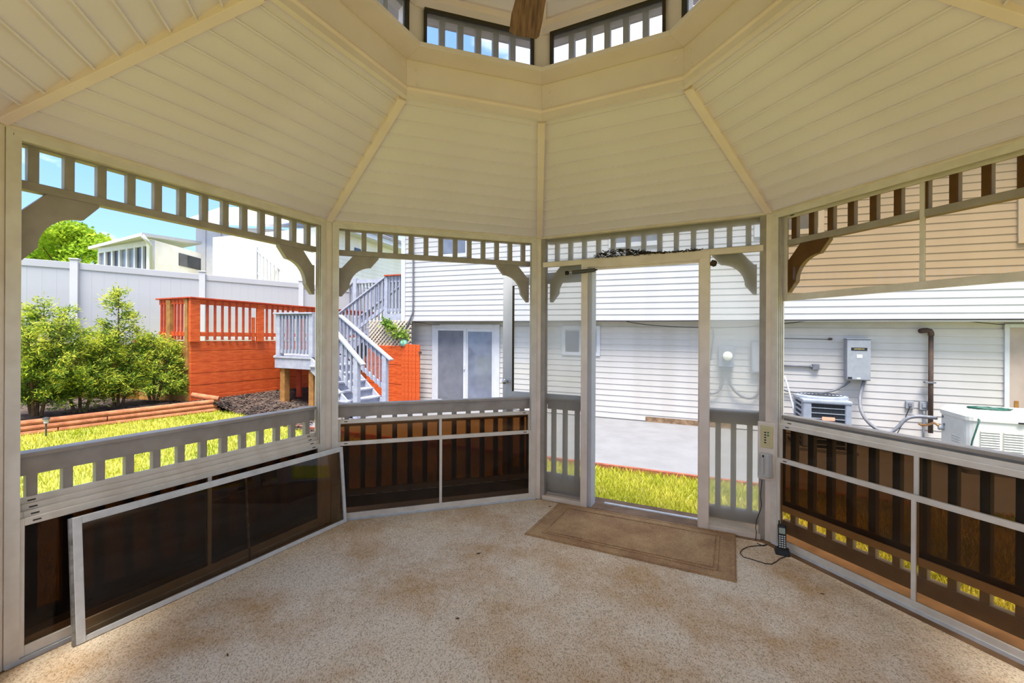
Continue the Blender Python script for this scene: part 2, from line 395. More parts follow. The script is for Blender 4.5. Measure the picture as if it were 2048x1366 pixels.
# ---- walls: header, frieze, brackets, railing
BU = [.134+.1240*k for k in range(13)]
def bracket_profile(f, flip):
    pts = [(.072, 1.765), (.092, 1.765), (.150, 1.838)]
    c = (.316, 1.838); r = .166
    for k in range(0, 9):
        a = math.pi-k*(math.pi/2)/8; pts.append((c[0]+r*math.cos(a), c[1]+r*math.sin(a)))
    pts += [(.308+.008, 2.006), (.375, 2.080), (.375, 2.094), (.180, 2.094), (.092, 1.990), (.072, 1.990)]
    return [(f.L-u if flip else u, z) for u, z in pts]
def make_wall(name, f, railing='full'):
    w = empty(name, f.w(f.L/2, .05, 0), kind='structure')
    MB().fb(f, .0, f.L, -.004, .16, 2.328, 2.372).build('header', 'post_paint', w, bevel=.003)
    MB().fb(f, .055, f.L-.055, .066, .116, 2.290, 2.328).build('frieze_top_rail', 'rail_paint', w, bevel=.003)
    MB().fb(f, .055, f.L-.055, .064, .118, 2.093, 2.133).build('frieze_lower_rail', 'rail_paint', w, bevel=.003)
    o = None
    for u in BU:
        u = u*f.L/1.7475
        if o is None: o = MB().fb(f, u-.019, u+.019, .072, .108, 2.128, 2.294).build('frieze_baluster', 'rail_paint', w, bevel=.002); u0 = u
        else: clone(o, f.w(u, 0, 0)-f.w(u0, 0, 0))
    for flip in (False, True):
        pr = bracket_profile(f, flip)
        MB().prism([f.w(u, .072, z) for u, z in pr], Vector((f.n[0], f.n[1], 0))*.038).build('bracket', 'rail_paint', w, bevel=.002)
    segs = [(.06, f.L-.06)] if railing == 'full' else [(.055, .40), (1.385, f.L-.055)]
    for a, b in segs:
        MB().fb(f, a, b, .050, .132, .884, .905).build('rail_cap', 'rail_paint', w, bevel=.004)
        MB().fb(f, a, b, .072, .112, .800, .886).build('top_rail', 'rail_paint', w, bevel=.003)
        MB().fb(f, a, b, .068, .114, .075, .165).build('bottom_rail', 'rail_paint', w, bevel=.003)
    us = [u*f.L/1.7475 for u in BU] if railing == 'full' else [.110, .218, .330, 1.455, 1.560, 1.668]
    o = None
    for u in us:
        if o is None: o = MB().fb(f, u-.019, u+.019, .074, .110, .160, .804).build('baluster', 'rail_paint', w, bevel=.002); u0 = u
        else: clone(o, f.w(u, 0, 0)-f.w(u0, 0, 0))
    return w
wl = make_wall('wall_left', W1); wbl = make_wall('wall_back', W2); wd3 = make_wall('wall_door', W3, 'door'); wr = make_wall('wall_right', W4)
for i, nm in ((2, 'wall_near_right'), (3, 'wall_rear_right'), (4, 'wall_rear_left'), (5, 'wall_near_left')): make_wall(nm, wall_frame(i))

# ---- four-track vinyl windows
def make_sash(f, win, z0, z1, n, pm='vinyl_tint', u0=.055, dt=.018, mull=True):
    a, b = u0, f.L-u0; m = MB()
    m.fb(f, a, a+.036, n, n+dt, z0, z1); m.fb(f, b-.036, b, n, n+dt, z0, z1)
    m.fb(f, a+.036, b-.036, n, n+dt, z1-.032, z1); m.fb(f, a+.036, b-.036, n, n+dt, z0, z0+.044)
    c = (a+b)/2
    if mull: m.fb(f, c-.011, c+.011, n+.001, n+dt-.002, z0+.044, z1-.032)
    s = m.build('sash', 'frame_vinyl', win, bevel=.002)
    nn = n+dt*.5
    spans = ((a+.034, c-.009), (c+.009, b-.034)) if mull else ((a+.034, b-.034),)
    for p, q in spans:
        MB().quad(f.w(p, nn, z0+.042), f.w(q, nn, z0+.042), f.w(q, nn, z1-.030), f.w(p, nn, z1-.030)).build('pane', pm, s)
    for uu in (a+.075, b-.075):                      # dark latch slots in the top bar
        MB().fb(f, uu-.014, uu+.014, n-.0012, n+.002, z1-.019, z1-.013).build('latch_slot', 'dark_gasket', s)
    return s
def make_window(idx, f, sashes):
    w = empty('window_%d' % idx, f.w(f.L/2, .03, 0), kind='structure')
    for sgn in (0, 1):
        g = (lambda u: f.L-u) if sgn else (lambda u: u)
        MB().fb(f, g(.026), g(.048), .003, .066, .0, 2.328).build('track_channel', 'track_grey', w)
        m = MB(); m.fb(f, g(.026), g(.048), -.003, .003, .0, 2.328)
        for k, n in enumerate((-.003, .020, .041, .061)):
            m.fb(f, g(.048), g(.074-.003*k), n, n+.005, .0, 2.30)
        m.build('track_jamb', 'frame_vinyl', w)
    m = MB(); m.fb(f, .026, f.L-.026, -.002, .066, 2.312, 2.330)
    for n in (-.002, .020, .041, .061): m.fb(f, .05, f.L-.05, n, n+.0045, 2.288 if n < .01 else 2.298, 2.312)
    m.build('track_head', 'frame_vinyl', w)
    MB().fb(f, .03, f.L-.03, -.004, .068, -.004, .016).build('track_sill', 'alu_white', w)
    for z0, z1, n, pm in sashes: make_sash(f, w, z0, z1, n, pm)
    return w
D_, T_ = 'vinyl_dark', 'vinyl_tint'
make_window(1, W1, [(.020, .626, .002, D_), (.046, .652, .0225, D_), (.072, .678, .0430, D_), (.098, .704, .0605, D_)])
make_window(2, W2, [(.010, .618, .002, 'vinyl_deep'), (.185, .787, .0225, 'vinyl_mid'), (.180, .772, .0430, T_), (.175, .758, .0605, T_)])
make_window(3, W4, [(.008, .614, .002, T_), (.240, .846, .0225, 'vinyl_deep'), (.268, .872, .0430, 'vinyl_mid'), (1.706, 2.312, .0605, T_)])
for k_, i_ in ((4, 2), (5, 3), (6, 4), (7, 5)): make_window(k_, wall_frame(i_), [(.020, .626, .002, T_), (.046, .652, .0225, D_), (.072, .678, .0430, D_), ((1.706, 2.312, .0605, T_) if i_ in (2, 5) else (.098, .704, .0605, D_))])  # unseen windows; raised tinted sashes on near walls added to block sun patches

# ---- door wall: fixed hazy glazing, transom bar, door frame
w = wd3; f = W3
MB().fb(f, .034, f.L-.034, -.004, .030, 2.072, 2.116).build('transom_bar', 'post_paint', w, bevel=.003)
for a, b in ((.008, .055), (f.L-.055, f.L-.008)): MB().fb(f, a, b, .0, .064, .0, 2.328).build('jamb_strip', 'rail_paint', w)
MB().quad(f.w(.045, .045, 2.10), f.w(f.L-.045, .045, 2.10), f.w(f.L-.045, .045, 2.33), f.w(.045, .045, 2.33)).build('transom_pane', 'vinyl_haze', w)
for a, b in ((.045, .400), (1.392, f.L-.045)):
    MB().quad(f.w(a, .045, .03), f.w(b, .045, .03), f.w(b, .045, 2.085), f.w(a, .045, 2.085)).build('sidelight_pane', 'vinyl_haze', w)
    MB().fb(f, a-.01, b, -.004, .06, -.003, .036).build('sidelight_sill', 'post_paint', w, bevel=.003)
dr = empty('door_1', f.w(.88, .05, 0), kind='structure')
MB().fb(f, .394, .447, -.014, .060, -.003, 2.072).build('door_jamb', 'post_paint', dr, bevel=.003)
MB().fb(f, .430, .482, .012, .135, -.003, 2.046).build('door_stop', 'trim_white', dr, bevel=.003)
MB().fb(f, 1.327, 1.398, -.014, .060, -.003, 2.072).build('door_jamb', 'post_paint', dr, bevel=.003)
MB().fb(f, 1.318, 1.350, .012, .135, -.003, 2.046).build('door_stop', 'post_paint', dr, bevel=.003)
MB().fb(f, .394, 1.398, -.016, .060, 2.046, 2.104).build('door_head', 'post_paint', dr, bevel=.003)
MB().fb(f, .46, 1.33, .055, .135, 2.036, 2.070).build('head_stop', 'post_paint', dr, bevel=.002)
MB().fb(f, .47, 1.34, .0, .20, -.045, .004).build('threshold', 'deck_brown', dr, bevel=.004)
MB().fb(f, .56, 1.335, .135, .165, .004, .014).build('threshold_strip', 'alu_white', dr)
MB().fb(f, 1.322, 1.3275, .012, .030, .80, .90).build('strike_plate', 'label_black', dr)

# ---- storm door leaf, swung outward
hg = W3.w(.468, .150, 0); fe = Vector((-.020, 4.415, 0))
dl = fr2(hg, fe); LW = dl.L
sd = empty('storm_door', hg+Vector((0, 0, .02)), 'white glazed storm door swung open outside with a chrome knob', 'door')
m = MB()
for a, b in ((0, .085), (LW-.105, LW)): m.fb(dl, a, b, -.016, .016, .02, 2.045)
m.fb(dl, .085, LW-.105, -.016, .016, 1.945, 2.045); m.fb(dl, .085, LW-.105, -.016, .016, .83, .925); m.fb(dl, .085, LW-.105, -.016, .016, .02, .20)
m.build('leaf_frame', 'trim_white', sd, bevel=.003)
MB().quad(dl.w(.083, 0, .19), dl.w(LW-.103, 0, .19), dl.w(LW-.103, 0, .84), dl.w(.083, 0, .84)).build('pane', 'clear_pane', sd)
MB().quad(dl.w(.083, 0, .92), dl.w(LW-.103, 0, .92), dl.w(LW-.103, 0, 1.95), dl.w(.083, 0, 1.95)).build('pane', 'clear_pane', sd)
m = MB(); m.fb(dl, LW-.109, LW-.105, -.0175, .0175, .925, 1.945); m.build('gasket', 'dark_gasket', sd)
m = MB().tube([dl.w(LW-.05, -.016, 1.02), dl.w(LW-.05, -.045, 1.02)], [.012, .012], 10); m.ball(dl.w(LW-.05, -.065, 1.02), .026, 12, 8); m.tube([dl.w(LW-.05, .016, 1.02), dl.w(LW-.05, .05, 1.02)], .012, 10); m.ball(dl.w(LW-.05, .065, 1.02), .026, 12, 8)
m.build('knob', 'chrome', sd, smooth=True)
# ---- pneumatic closer at the door head
ca = W3.w(*[W3.hit(1134, 546, -.06)[0], -.06, W3.hit(1134, 546, -.06)[1]]); cb = W3.w(*[W3.hit(1190, 540, -.06)[0], -.06, W3.hit(1190, 540, -.06)[1]])
cl_ = empty('door_closer', ca, 'dark bronze pneumatic door closer tube at the top of the door frame', 'door closer')
d_ = (cb-ca).normalized()
MB().tube([ca+d_*.05, cb], .017, 14).build('cylinder', 'lantern', cl_, smooth=False)
MB().tube([ca, ca+d_*.06], .007, 8).build('rod', 'chrome', cl_, smooth=True)
MB().tube([ca-d_*.012, ca+d_*.012], .018, 12).build('end_bracket', 'black_plastic', cl_)
MB().tube([cb, cb+d_*.022], [.007, .004], 8).build('adjusting_screw', 'black_plastic', cl_)
MB().bar(ca+d_*.01, W3.w(W3.hit(1165, 546, -.06)[0], -.01, ca.z), .02, .012).build('bracket_arm', 'black_plastic', cl_)
# ---- mud nest ball and twig nest
q = W3.hit(1427, 526, -.02); mb = MB().ball(W3.w(q[0], -.005, q[1]), .024, 10, 8)
for i, v in enumerate(mb.v): mb.v[i] = tuple(Vector(v)+Vector((RND.uniform(-1, 1), RND.uniform(-1, 1), RND.uniform(-1, 1)))*.003)
mb.build('mud_nest', 'mud', label='small brown mud nest ball stuck beside the door frame corner', cat='nest', smooth=True)
mb = MB(); R2 = random.Random(3)
for k in range(760):
    t = R2.random(); px = 1188+ (t**.8)*215; dens = math.exp(-((px-1235)/55)**2)*.9+.12
    u = W3.hit(px, 505, 0)[0]; hgt = .006+.085*dens*R2.random()
    c = W3.w(u, R2.uniform(-.005, .034), 2.105+hgt*.8); ln = R2.uniform(.02, .06)
    a = R2.uniform(0, 6.28); e = R2.uniform(-.35, .35)*(1 if R2.random() < .8 else 2)
    d = Vector((math.cos(a)*f.u[0]*1.0, math.cos(a)*f.u[1]+.25*math.sin(a), math.sin(e)))*ln/2
    if (c-d).z < 2.106: c.z += 2.106-(c-d).z
    mb.bar(c-d, c+d, .0042, .0042, up=(0, 0, 1) if abs(d.z) < .8*ln/2 else (1, 0, 0))
mb.build('twig_nest', 'twig', label='messy dark twig nest lying along the top of the door frame', cat='nest', kind='stuff')

# ---- switch plate, timer and outlet cover on the door post
pf = post_frame(1)
sp = empty('switch_plate', pf.w(0, -.02, .45), 'ivory timer switch above a grey weatherproof outlet cover on the post', 'switch')
MB().fb(pf, -.062, .058, -.024, -.006, .435, .850).build('back_box', 'post_paint', sp, bevel=.008)
pl = MB().fb(pf, -.040, .042, -.031, -.024, .665, .825).build('timer_plate', 'ivory', sp, bevel=.004)
MB().fb(pf, -.020, .024, -.034, -.031, .690, .800).build('timer_module', 'ivory', pl, bevel=.002)
for k in range(5): MB().fb(pf, -.012, .000, -.0365, -.034, .700+.018*k, .708+.018*k).build('timer_button', 'label_black', pl)
for k in range(2): MB().fb(pf, .008, .018, -.0365, -.034, .752+.02*k, .762+.02*k).build('timer_lamp', 'button_green', pl)
bc = MB(); prof = [(-.046, -.024), (.046, -.024), (.046, -.060), (.030, -.082), (-.030, -.082), (-.046, -.060)]
lo_ = [pf.w(a, b, .465) for a, b in prof]; hi_ = [pf.w(a*.86, b if b > -.03 else b*.86, .630) for a, b in prof]
k0 = len(bc.v); bc.v += [tuple(p) for p in lo_+hi_]; bc.f += [tuple(range(5, -1, -1)), tuple(range(6, 12))]+[(i, (i+1) % 6, 6+(i+1) % 6, 6+i) for i in range(6)]
cv = bc.build('outlet_cover', 'cover_grey', sp, bevel=.006)
MB().fb(pf, -.016, .002, -.088, -.078, .49, .60).build('cover_ridge', 'cover_grey', cv, bevel=.003)
MB().fb(pf, -.010, .0, -.075, -.068, .606, .622).build('cover_latch', 'label_black', cv)

# ---- cordless phone, cradle and cord on the carpet
ph = atZ(1565, 1108, .006); pd = Vector((-.45, -.85, 0)).normalized(); ps = Vector((-pd.y, pd.x, 0)); ps = ps if ps.x > 0 else -ps
pe = empty('cordless_phone', ph, 'black cordless phone standing in its cradle on the carpet by the post', 'phone')
def pp(a, b, c): return ph+ps*a-pd*b+Vector((0, 0, c))
m = MB(); base = [(-.043, -.035), (.043, -.035), (.048, .045), (-.048, .045)]; top = [(-.034, -.018), (.034, -.018), (.038, .04), (-.038, .04)]
m.hexa([pp(a, b, 0) for a, b in base]+[pp(a, b, .034) for a, b in top]); m.build('cradle', 'black_plastic', pe, bevel=.006)
tilt = Vector((0, 0, 1))*.96-pd*(.28); tilt.normalize(); nf = tilt.cross(ps).normalized(); nf = nf if nf.dot(pd) > 0 else -nf
b0 = pp(0, .012, .018)
def hp(a, h, d): return b0+ps*a+tilt*h+nf*d
m = MB().hexa([hp(-.023, 0, 0), hp(.023, 0, 0), hp(.023, 0, -.026), hp(-.023, 0, -.026), hp(-.025, .165, 0), hp(.025, .165, 0), hp(.025, .165, -.022), hp(-.025, .165, -.022)])
hs = m.build('handset', 'black_plastic', pe, bevel=.007)
MB().hexa([hp(-.018, .105, .0), hp(.018, .105, .0), hp(.018, .105, .002), hp(-.018, .105, .002), hp(-.018, .142, 0), hp(.018, .142, 0), hp(.018, .142, .002), hp(-.018, .142, .002)]).build('phone_display', 'screen_lcd', hs)
for r_ in range(6):
    for c_ in range(3):
        a = (c_-1)*.0135; h_ = .018+r_*.0135
        MB().hexa([hp(a-.0045, h_, 0), hp(a+.0045, h_, 0), hp(a+.0045, h_, .0025), hp(a-.0045, h_, .0025), hp(a-.0045, h_+.008, 0), hp(a+.0045, h_+.008, 0), hp(a+.0045, h_+.008, .0025), hp(a-.0045, h_+.008, .0025)]).build('key', 'key_white', hs)
MB().tube([hp(-.016, .165, -.012), hp(-.016, .188, -.014)], .005, 8).build('antenna', 'black_plastic', hs)
cpts = []
for px, py in ((1572, 1113), (1560, 1117), (1553, 1123), (1543, 1128), (1530, 1127), (1505, 1119), (1487, 1114), (1480, 1106), (1484, 1099), (1495, 1094), (1508, 1092), (1522, 1091), (1535, 1089)): cpts.append(atZ(px, py, .009))
for px, py, n in ((1527, 1092, 0), (1515, 1087, 0)): cpts.append(atZ(px, py, .009))
up_ = []
for px, py in ((1511, 1082), (1513, 1062), (1511, 1057), (1513, 1040), (1521, 1020), (1523, 1010), (1521, 990), (1524, 960)):
    u_, z_ = pf.hit(px, py, -.055); up_.append(pf.w(u_, -.055, z_))
allp = cpts+up_
sm = []
for i in range(len(allp)-1):
    for t in (0, .33, .66): sm.append(allp[i].lerp(allp[i+1], t))
sm.append(allp[-1])
for i in range(1, len(sm)-1): pass
MB().tube(sm, .0026, 6).build('phone_cord', 'cord_dark', label='thin dark phone cord hanging from the outlet and coiling on the carpet', cat='cord', smooth=True)

# ---- door mat
mc = [atZ(1048, 1071, .006), atZ(1472, 1168, .006), atZ(1472, 1071, .006), atZ(1120, 1010, .006)]
mp_ = [Vector((.140, 3.272, .006)), Vector((1.362, 2.635, .006)), Vector((1.690, 3.290, .006)), Vector((.468, 3.905, .006))]
me_ = empty('door_mat', (mp_[0]+mp_[2])/2, 'worn brown ribbed doormat lying inside the open doorway', 'doormat')
def mq(a, b): return mp_[0].lerp(mp_[1], a).lerp(mp_[3].lerp(mp_[2], a), b)
def slab(a0, a1, b0, b1, z0, z1): return MB().hexa([mq(a0, b0)+Vector((0, 0, z0)), mq(a1, b0)+Vector((0, 0, z0)), mq(a1, b1)+Vector((0, 0, z0)), mq(a0, b1)+Vector((0, 0, z0)), mq(a0, b0)+Vector((0, 0, z1)), mq(a1, b0)+Vector((0, 0, z1)), mq(a1, b1)+Vector((0, 0, z1)), mq(a0, b1)+Vector((0, 0, z1))])
slab(0, 1, 0, 1, 0, .006).build('backing', 'door_mat', me_, bevel=.003)
slab(.095, .905, .16, .84, .006, .011).build('center_field', 'door_mat', me_, bevel=.002)
m = MB()
for a0, a1, b0, b1 in ((.005, .995, .01, .035), (.005, .995, .965, .99), (.005, .02, .035, .965), (.98, .995, .035, .965)):
    q = slab(a0, a1, b0, b1, .006, .010); k = len(m.v); m.v += q.v; m.f += [tuple(i+k for i in ff) for ff in q.f]
m.build('outer_border', 'door_mat', me_, bevel=.002)
m = MB()
for a0, a1, b0, b1 in ((.075, .925, .115, .14), (.075, .925, .86, .885), (.075, .087, .14, .86), (.913, .925, .14, .86)):
    q = slab(a0, a1, b0, b1, .006, .011); k = len(m.v); m.v += q.v; m.f += [tuple(i+k for i in ff) for ff in q.f]
m.build('inner_border', 'door_mat', me_, bevel=.002)
# ---- debris on the carpet
for px, py, s_, lab in ((957, 1107, .016, 'largest dark leaf scrap lying out in the middle of the carpet'), (1100, 1013, .012, 'small brown leaf scrap beside the far corner of the doormat'),
                        (1645, 1188, .010, 'small brown leaf scrap on the carpet before the generator side window'), (455, 1310, .011, 'small brown leaf scrap on the carpet near the bottom of the leaning panel'),
                        (915, 1237, .010, 'small brown leaf scrap on the open carpet nearest the camera')):
    c = atZ(px, py, .0075); a = RND.uniform(0, 3); d = Vector((math.cos(a), math.sin(a), 0)); e = Vector((-d.y, d.x, 0))
    MB().prism([c-d*s_, c-d*s_*.2+e*s_*.4, c+d*s_, c+d*s_*.1-e*s_*.45], (0, 0, .003)).build('leaf_scrap', 'leaf_dead', label=lab, cat='debris', group='leaf scraps on the carpet')

# ---- loose window panel leaning against the left wall
pb0, pb1 = Vector((-1.980, 2.073, .008)), Vector((-1.238, 3.490, .008))
ud = (pb1-pb0).normalized(); nin = Vector((W1.n[0], W1.n[1], 0)); tl_ = (Vector((0, 0, .575))+Vector((ud.y*-1, ud.x, 0))*.050)
pt0 = pb0+tl_; upv = tl_.normalized(); fn_ = ud.cross(upv).normalized()
LP = (pb1-pb0).length; HP = tl_.length
lp = empty('window_panel', (pb0+pb1)/2, 'loose dark tinted window panel leaning against the sashes on the carpet', 'window panel')
def q3(a, h, d): return pb0+ud*a+upv*h+fn_*d
def pbx(a0, a1, h0, h1, d0, d1): return MB().hexa([q3(a0, h0, d0), q3(a1, h0, d0), q3(a1, h0, d1), q3(a0, h0, d1), q3(a0, h1, d0), q3(a1, h1, d0), q3(a1, h1, d1), q3(a0, h1, d1)])
pbx(0, .034, 0, HP, -.004, .018).build('stile', 'alu_white', lp, bevel=.002)
pbx(0-.012, .0, .0, HP, .0, .014).build('edge_channel', 'alu_grey', lp)
pbx(LP-.026, LP, 0, HP, -.004, .018).build('stile', 'alu_white', lp, bevel=.002)
pbx(.034, LP-.026, HP-.034, HP, -.004, .016).build('frame_rail', 'alu_white', lp, bevel=.002)
pbx(.034, LP-.026, .0, .026, -.004, .016).build('frame_rail', 'alu_white', lp, bevel=.002)
pbx(LP*.515, LP*.515+.014, .026, HP-.034, .004, .007).build('rear_mullion', 'alu_grey', lp)
MB().quad(q3(.03, .02, .008), q3(LP-.02, .02, .008), q3(LP-.02, HP-.03, .008), q3(.03, HP-.03, .008)).build('pane', 'vinyl_panel', lp)
for a in (.12, LP-.14): pbx(a, a+.05, .007, .016, -.0055, -.003).build('latch_slot', 'dark_gasket', lp)

# ================================================================== CEILING AND CUPOLA
RI = 1.08; ZR = 2.85
ce = empty('ceiling', CEN+Vector((0, 0, H)), kind='structure')
NC = 11
def panel(i):
    return VX[i % 8]+Vector((0, 0, H+.012)), VX[(i+1) % 8]+Vector((0, 0, H+.012)), ringpt(i, RI, ZR+.012), ringpt(i+1, RI, ZR+.012)
def course(e0, e1, r0, r1, t0, t1, lo0, lo1, th, s0=0.0, s1=1.0):
    nrm = (e1-e0).cross(r0-e0).normalized()
    if nrm.z > 0: nrm = -nrm
    def P(t, s_): return e0.lerp(r0, t).lerp(e1.lerp(r1, t), s_)
    q = [P(t0, s0)+nrm*lo0, P(t0, s1)+nrm*lo0, P(t1, s1)+nrm*lo1, P(t1, s0)+nrm*lo1]
    return MB().hexa(q+[P(t0, s0)-nrm*th, P(t0, s1)-nrm*th, P(t1, s1)-nrm*th, P(t1, s0)-nrm*th])
def lipped(e0, e1, r0, r1, t0, t1):                   # clapboard: face tapering to the ring side, rolled lip on the eave side
    nrm = (e1-e0).cross(r0-e0).normalized()
    if nrm.z > 0: nrm = -nrm
    tl = t0+(t1-t0)*.07
    prof = [(t0, .026), (tl, .026), (tl, .0185), (t1, .002), (t1, -.004), (t0, -.004)]
    m = MB(); n = len(prof)
    for s_ in (0.0, 1.0):
        for t, d in prof: m.v.append(tuple(e0.lerp(r0, t).lerp(e1.lerp(r1, t), s_)+nrm*d))
    m.f = [tuple(range(n)), tuple(range(2*n-1, n-1, -1))]+[(k, n+k, n+(k+1) % n, (k+1) % n) for k in range(n)]
    return m
for i in range(8):
    e0, e1, r0, r1 = panel(i)
    for j in range(NC):
        lipped(e0, e1, r0, r1, j/NC, (j+1)/NC).build('plank', 'ceiling_vinyl', ce)
    course(e0, e1, r0, r1, .960, 1.004, .036, .016, .002).build('ring_trim', 'ceiling_trim', ce, bevel=.002)
    course(e0, e1, r0, r1, -.03, .012, .020, .012, .003).build('eave_trim', 'ceiling_trim', ce)
    # hip batten
    a, b = VX[i]+Vector((0, 0, H-.032)), ringpt(i, RI, ZR-.034)
    lat = Vector((VX[i].y-CEN.y, -(VX[i].x-CEN.x), 0)).normalized()
    d = (b-a).normalized(); upn = lat.cross(d).normalized(); upn = upn if upn.z > 0 else -upn
    a = a+d*.02; b = b-d*.05
    q = [a-lat*.024, a+lat*.024, b+lat*.024, b-lat*.024]
    MB().hexa(q+[p+upn*.040 for p in q]).build('hip_batten', 'ceiling_trim', ce, bevel=.003)
    # cupola curb: fascia board and projecting sill plank
    def ringbox(ra, rb, z0, z1):
        return MB().hexa([ringpt(i, ra, z0), ringpt(i+1, ra, z0), ringpt(i+1, rb, z0), ringpt(i, rb, z0), ringpt(i, ra, z1), ringpt(i+1, ra, z1), ringpt(i+1, rb, z1), ringpt(i, rb, z1)])
    ringbox(RI, RI+.035, 2.802, 3.013).build('curb_board', 'fascia_paint', ce, bevel=.0015)
    ringbox(.932, RI+.035, 3.0135, 3.040).build('sill_board', 'fascia_paint', ce, bevel=.002)
    ringbox(.985, 1.02, 3.262, 3.330).build('cupola_header', 'fascia_paint', ce)
    ff = fr2(ringpt(i, 1.0), ringpt(i+1, 1.0)); 
    MB().fb(ff, .055, .070, -.012, .02, 3.04, 3.266).build('sash_edge', 'dark_gasket', ce)
    MB().fb(ff, ff.L-.070, ff.L-.055, -.012, .02, 3.04, 3.266).build('sash_edge', 'dark_gasket', ce)
    MB().fb(ff, .055, ff.L-.055, -.014, .02, 3.252, 3.268).build('sash_edge', 'dark_gasket', ce)
    MB().quad(ff.w(.06, .01, 3.035), ff.w(ff.L-.06, .01, 3.035), ff.w(ff.L-.06, .01, 3.26), ff.w(.06, .01, 3.26)).build('cupola_pane', 'cupola_pane', ce)
    for k in range(5):
        u = ff.L/2+(k-2)*.108; MB().fb(ff, u-.017, u+.017, .055, .09, 3.03, 3.28).build('cupola_bar', 'rail_paint', ce)
    MB().fb(ff, -.02, ff.L+.02, .05, .10, 3.255, 3.33).build('cupola_rail', 'rail_paint', ce)
    pfx = Fr((ringpt(i, 1.0).x, ringpt(i, 1.0).y), (lat.x, lat.y), ((VX[i]-CEN).normalized().x, (VX[i]-CEN).normalized().y))
    MB().fb(pfx, -.058, .058, -.012, .07, 3.04, 3.33).build('cupola_post', 'fascia_paint', ce, bevel=.002)
    # bolts near the corners
    for u, z in ((.05, 2.965), (ff.L+.02, 2.965), (.06, 2.885)):
        fb_ = fr2(ringpt(i, RI), ringpt(i+1, RI)); MB().tube([fb_.w(u, .001, z), fb_.w(u, -.004, z)], .011, 10).build('bolt_plug', 'fascia_paint', ce)
    # cupola roof lining
    c0, c1, ap = ringpt(i, 1.03, 3.325), ringpt(i+1, 1.03, 3.325), CEN+Vector((0, 0, 3.80))
    for j in range(8): course(c0, c1, ap, ap, j/8, min((j+1)/8, .995), .014, .003, .004).build('cupola_plank', 'ceiling_vinyl', ce)
    course(c0, c1, ap, ap, 0.0, .06, .030, .030, .002).build('cupola_trim', 'ceiling_trim', ce)
    aa, bb = ringpt(i, 1.0, 3.320), CEN.lerp(ringpt(i, 1.0), .08)+Vector((0, 0, 3.755))
    MB().bar(aa, bb, .045, .02, up=(0, 0, 1)).build('cupola_batten', 'ceiling_trim', ce)
rf = empty('roof', CEN+Vector((0, 0, 2.4)), kind='structure')
for i in range(8):
    e0, e1, r0, r1 = panel(i); up = Vector((0, 0, .035))
    oe0 = e0+(e0-r0)*.075+up; oe1 = e1+(e1-r1)*.075+up; rr0, rr1 = e0.lerp(r0, .955)+up, e1.lerp(r1, .955)+up
    MB().hexa([oe0, oe1, rr1, rr0]+[p+Vector((0, 0, .03)) for p in (oe0, oe1, rr1, rr0)]).build('roof_slope', 'roof_shingle', rf)
    c0, c1, ap = ringpt(i, 1.20, 3.30), ringpt(i+1, 1.20, 3.30), CEN+Vector((0, 0, 3.86))
    MB().hexa([c0, c1, ap, ap]+[p+Vector((0, 0, .03)) for p in (c0, c1, ap, ap)]).build('cupola_slope', 'rail_paint', rf)
# ---- ceiling fan
FZ = 2.945
fan = empty('ceiling_fan', CEN+Vector((0, 0, FZ)), 'ceiling fan with brown wood-grain blades hanging in the cupola', 'ceiling fan')
fc = Vector((CEN.x, CEN.y, FZ))
MB().tube([fc+Vector((0, 0, .22)), fc+Vector((0, 0, .84))], .013, 10).build('downrod', 'fan_metal', fan, smooth=True)
MB().tube([fc+Vector((0, 0, .78)), fc+Vector((0, 0, .85))], [.03, .07], 16).build('canopy', 'fan_metal', fan, smooth=True)
MB().tube([fc+Vector((0, 0, h_)) for h_ in (.0, .015, .05, .12, .17, .22)], [.05, .09, .115, .115, .09, .03], 20).build('motor_housing', 'fan_metal', fan, smooth=True)
tipd = Vector((.078, 2.24, 0))-Vector((fc.x, fc.y, 0)); a0 = math.atan2(tipd.y, tipd.x)
for k in range(5):
    a = a0+k*2*math.pi/5; d = Vector((math.cos(a), math.sin(a), 0)); s_ = Vector((-d.y, d.x, 0))
    tw = (s_*.985+Vector((0, 0, .17))).normalized()
    MB().bar(fc+d*.08+Vector((0, 0, .01)), fc+d*.20, .035, .008).build('blade_iron', 'fan_metal', fan)
    out = [(.16, -.052), (.20, -.060), (.40, -.076), (.50, -.080), (.522, -.070), (.535, .030), (.520, .070), (.40, .074), (.20, .060), (.16, .052)]
    mb = MB().prism([fc+d*x+tw*y for x, y in out], d.cross(tw).normalized()*.007)
    mb.build('blade', 'fan_wood', fan, bevel=.002)

# ================================================================== OUTDOORS: ground
P0 = atY(1290, 842, 9.4)
HF = Fr((P0.x, P0.y), (.9176, -.3976), (-.3976, -.9176), -.01197)
def hw(n, px, py): u, l = HF.hit(px, py, n); return HF.w(u, n, l)
PATZ = -.275
def zg(x, y):                                        # the lawn rises gently toward the garden bed
    t = np.clip((-2.5-np.asarray(x, dtype=float))/2.5, 0, 1); t = t*t*(3-2*t)
    return GZ+.048*np.clip(np.asarray(y, dtype=float)-4, 0, 8)*t
m = MB(); gx = np.linspace(-30, 26, 57); gy = np.linspace(-12, 40, 53)
for yy in gy:
    for xx in gx: m.v.append((xx, yy, float(zg(xx, yy))))
for j in range(52):
    for i in range(56): m.f.append((j*57+i, j*57+i+1, (j+1)*57+i+1, (j+1)*57+i))
m.build('lawn', 'lawn_soil', kind='structure', smooth=True)
MB().fb(HF, -6.2, 12, -.3, 3.60, GZ-.05, PATZ).build('patio', 'concrete', kind='structure')
MB().fb(HF, -6.2, 12, 3.60, 3.66, GZ-.05, PATZ+.01).build('patio_edging', 'edging_red', label='long reddish wooden edging strip between patio and grass', cat='edging')

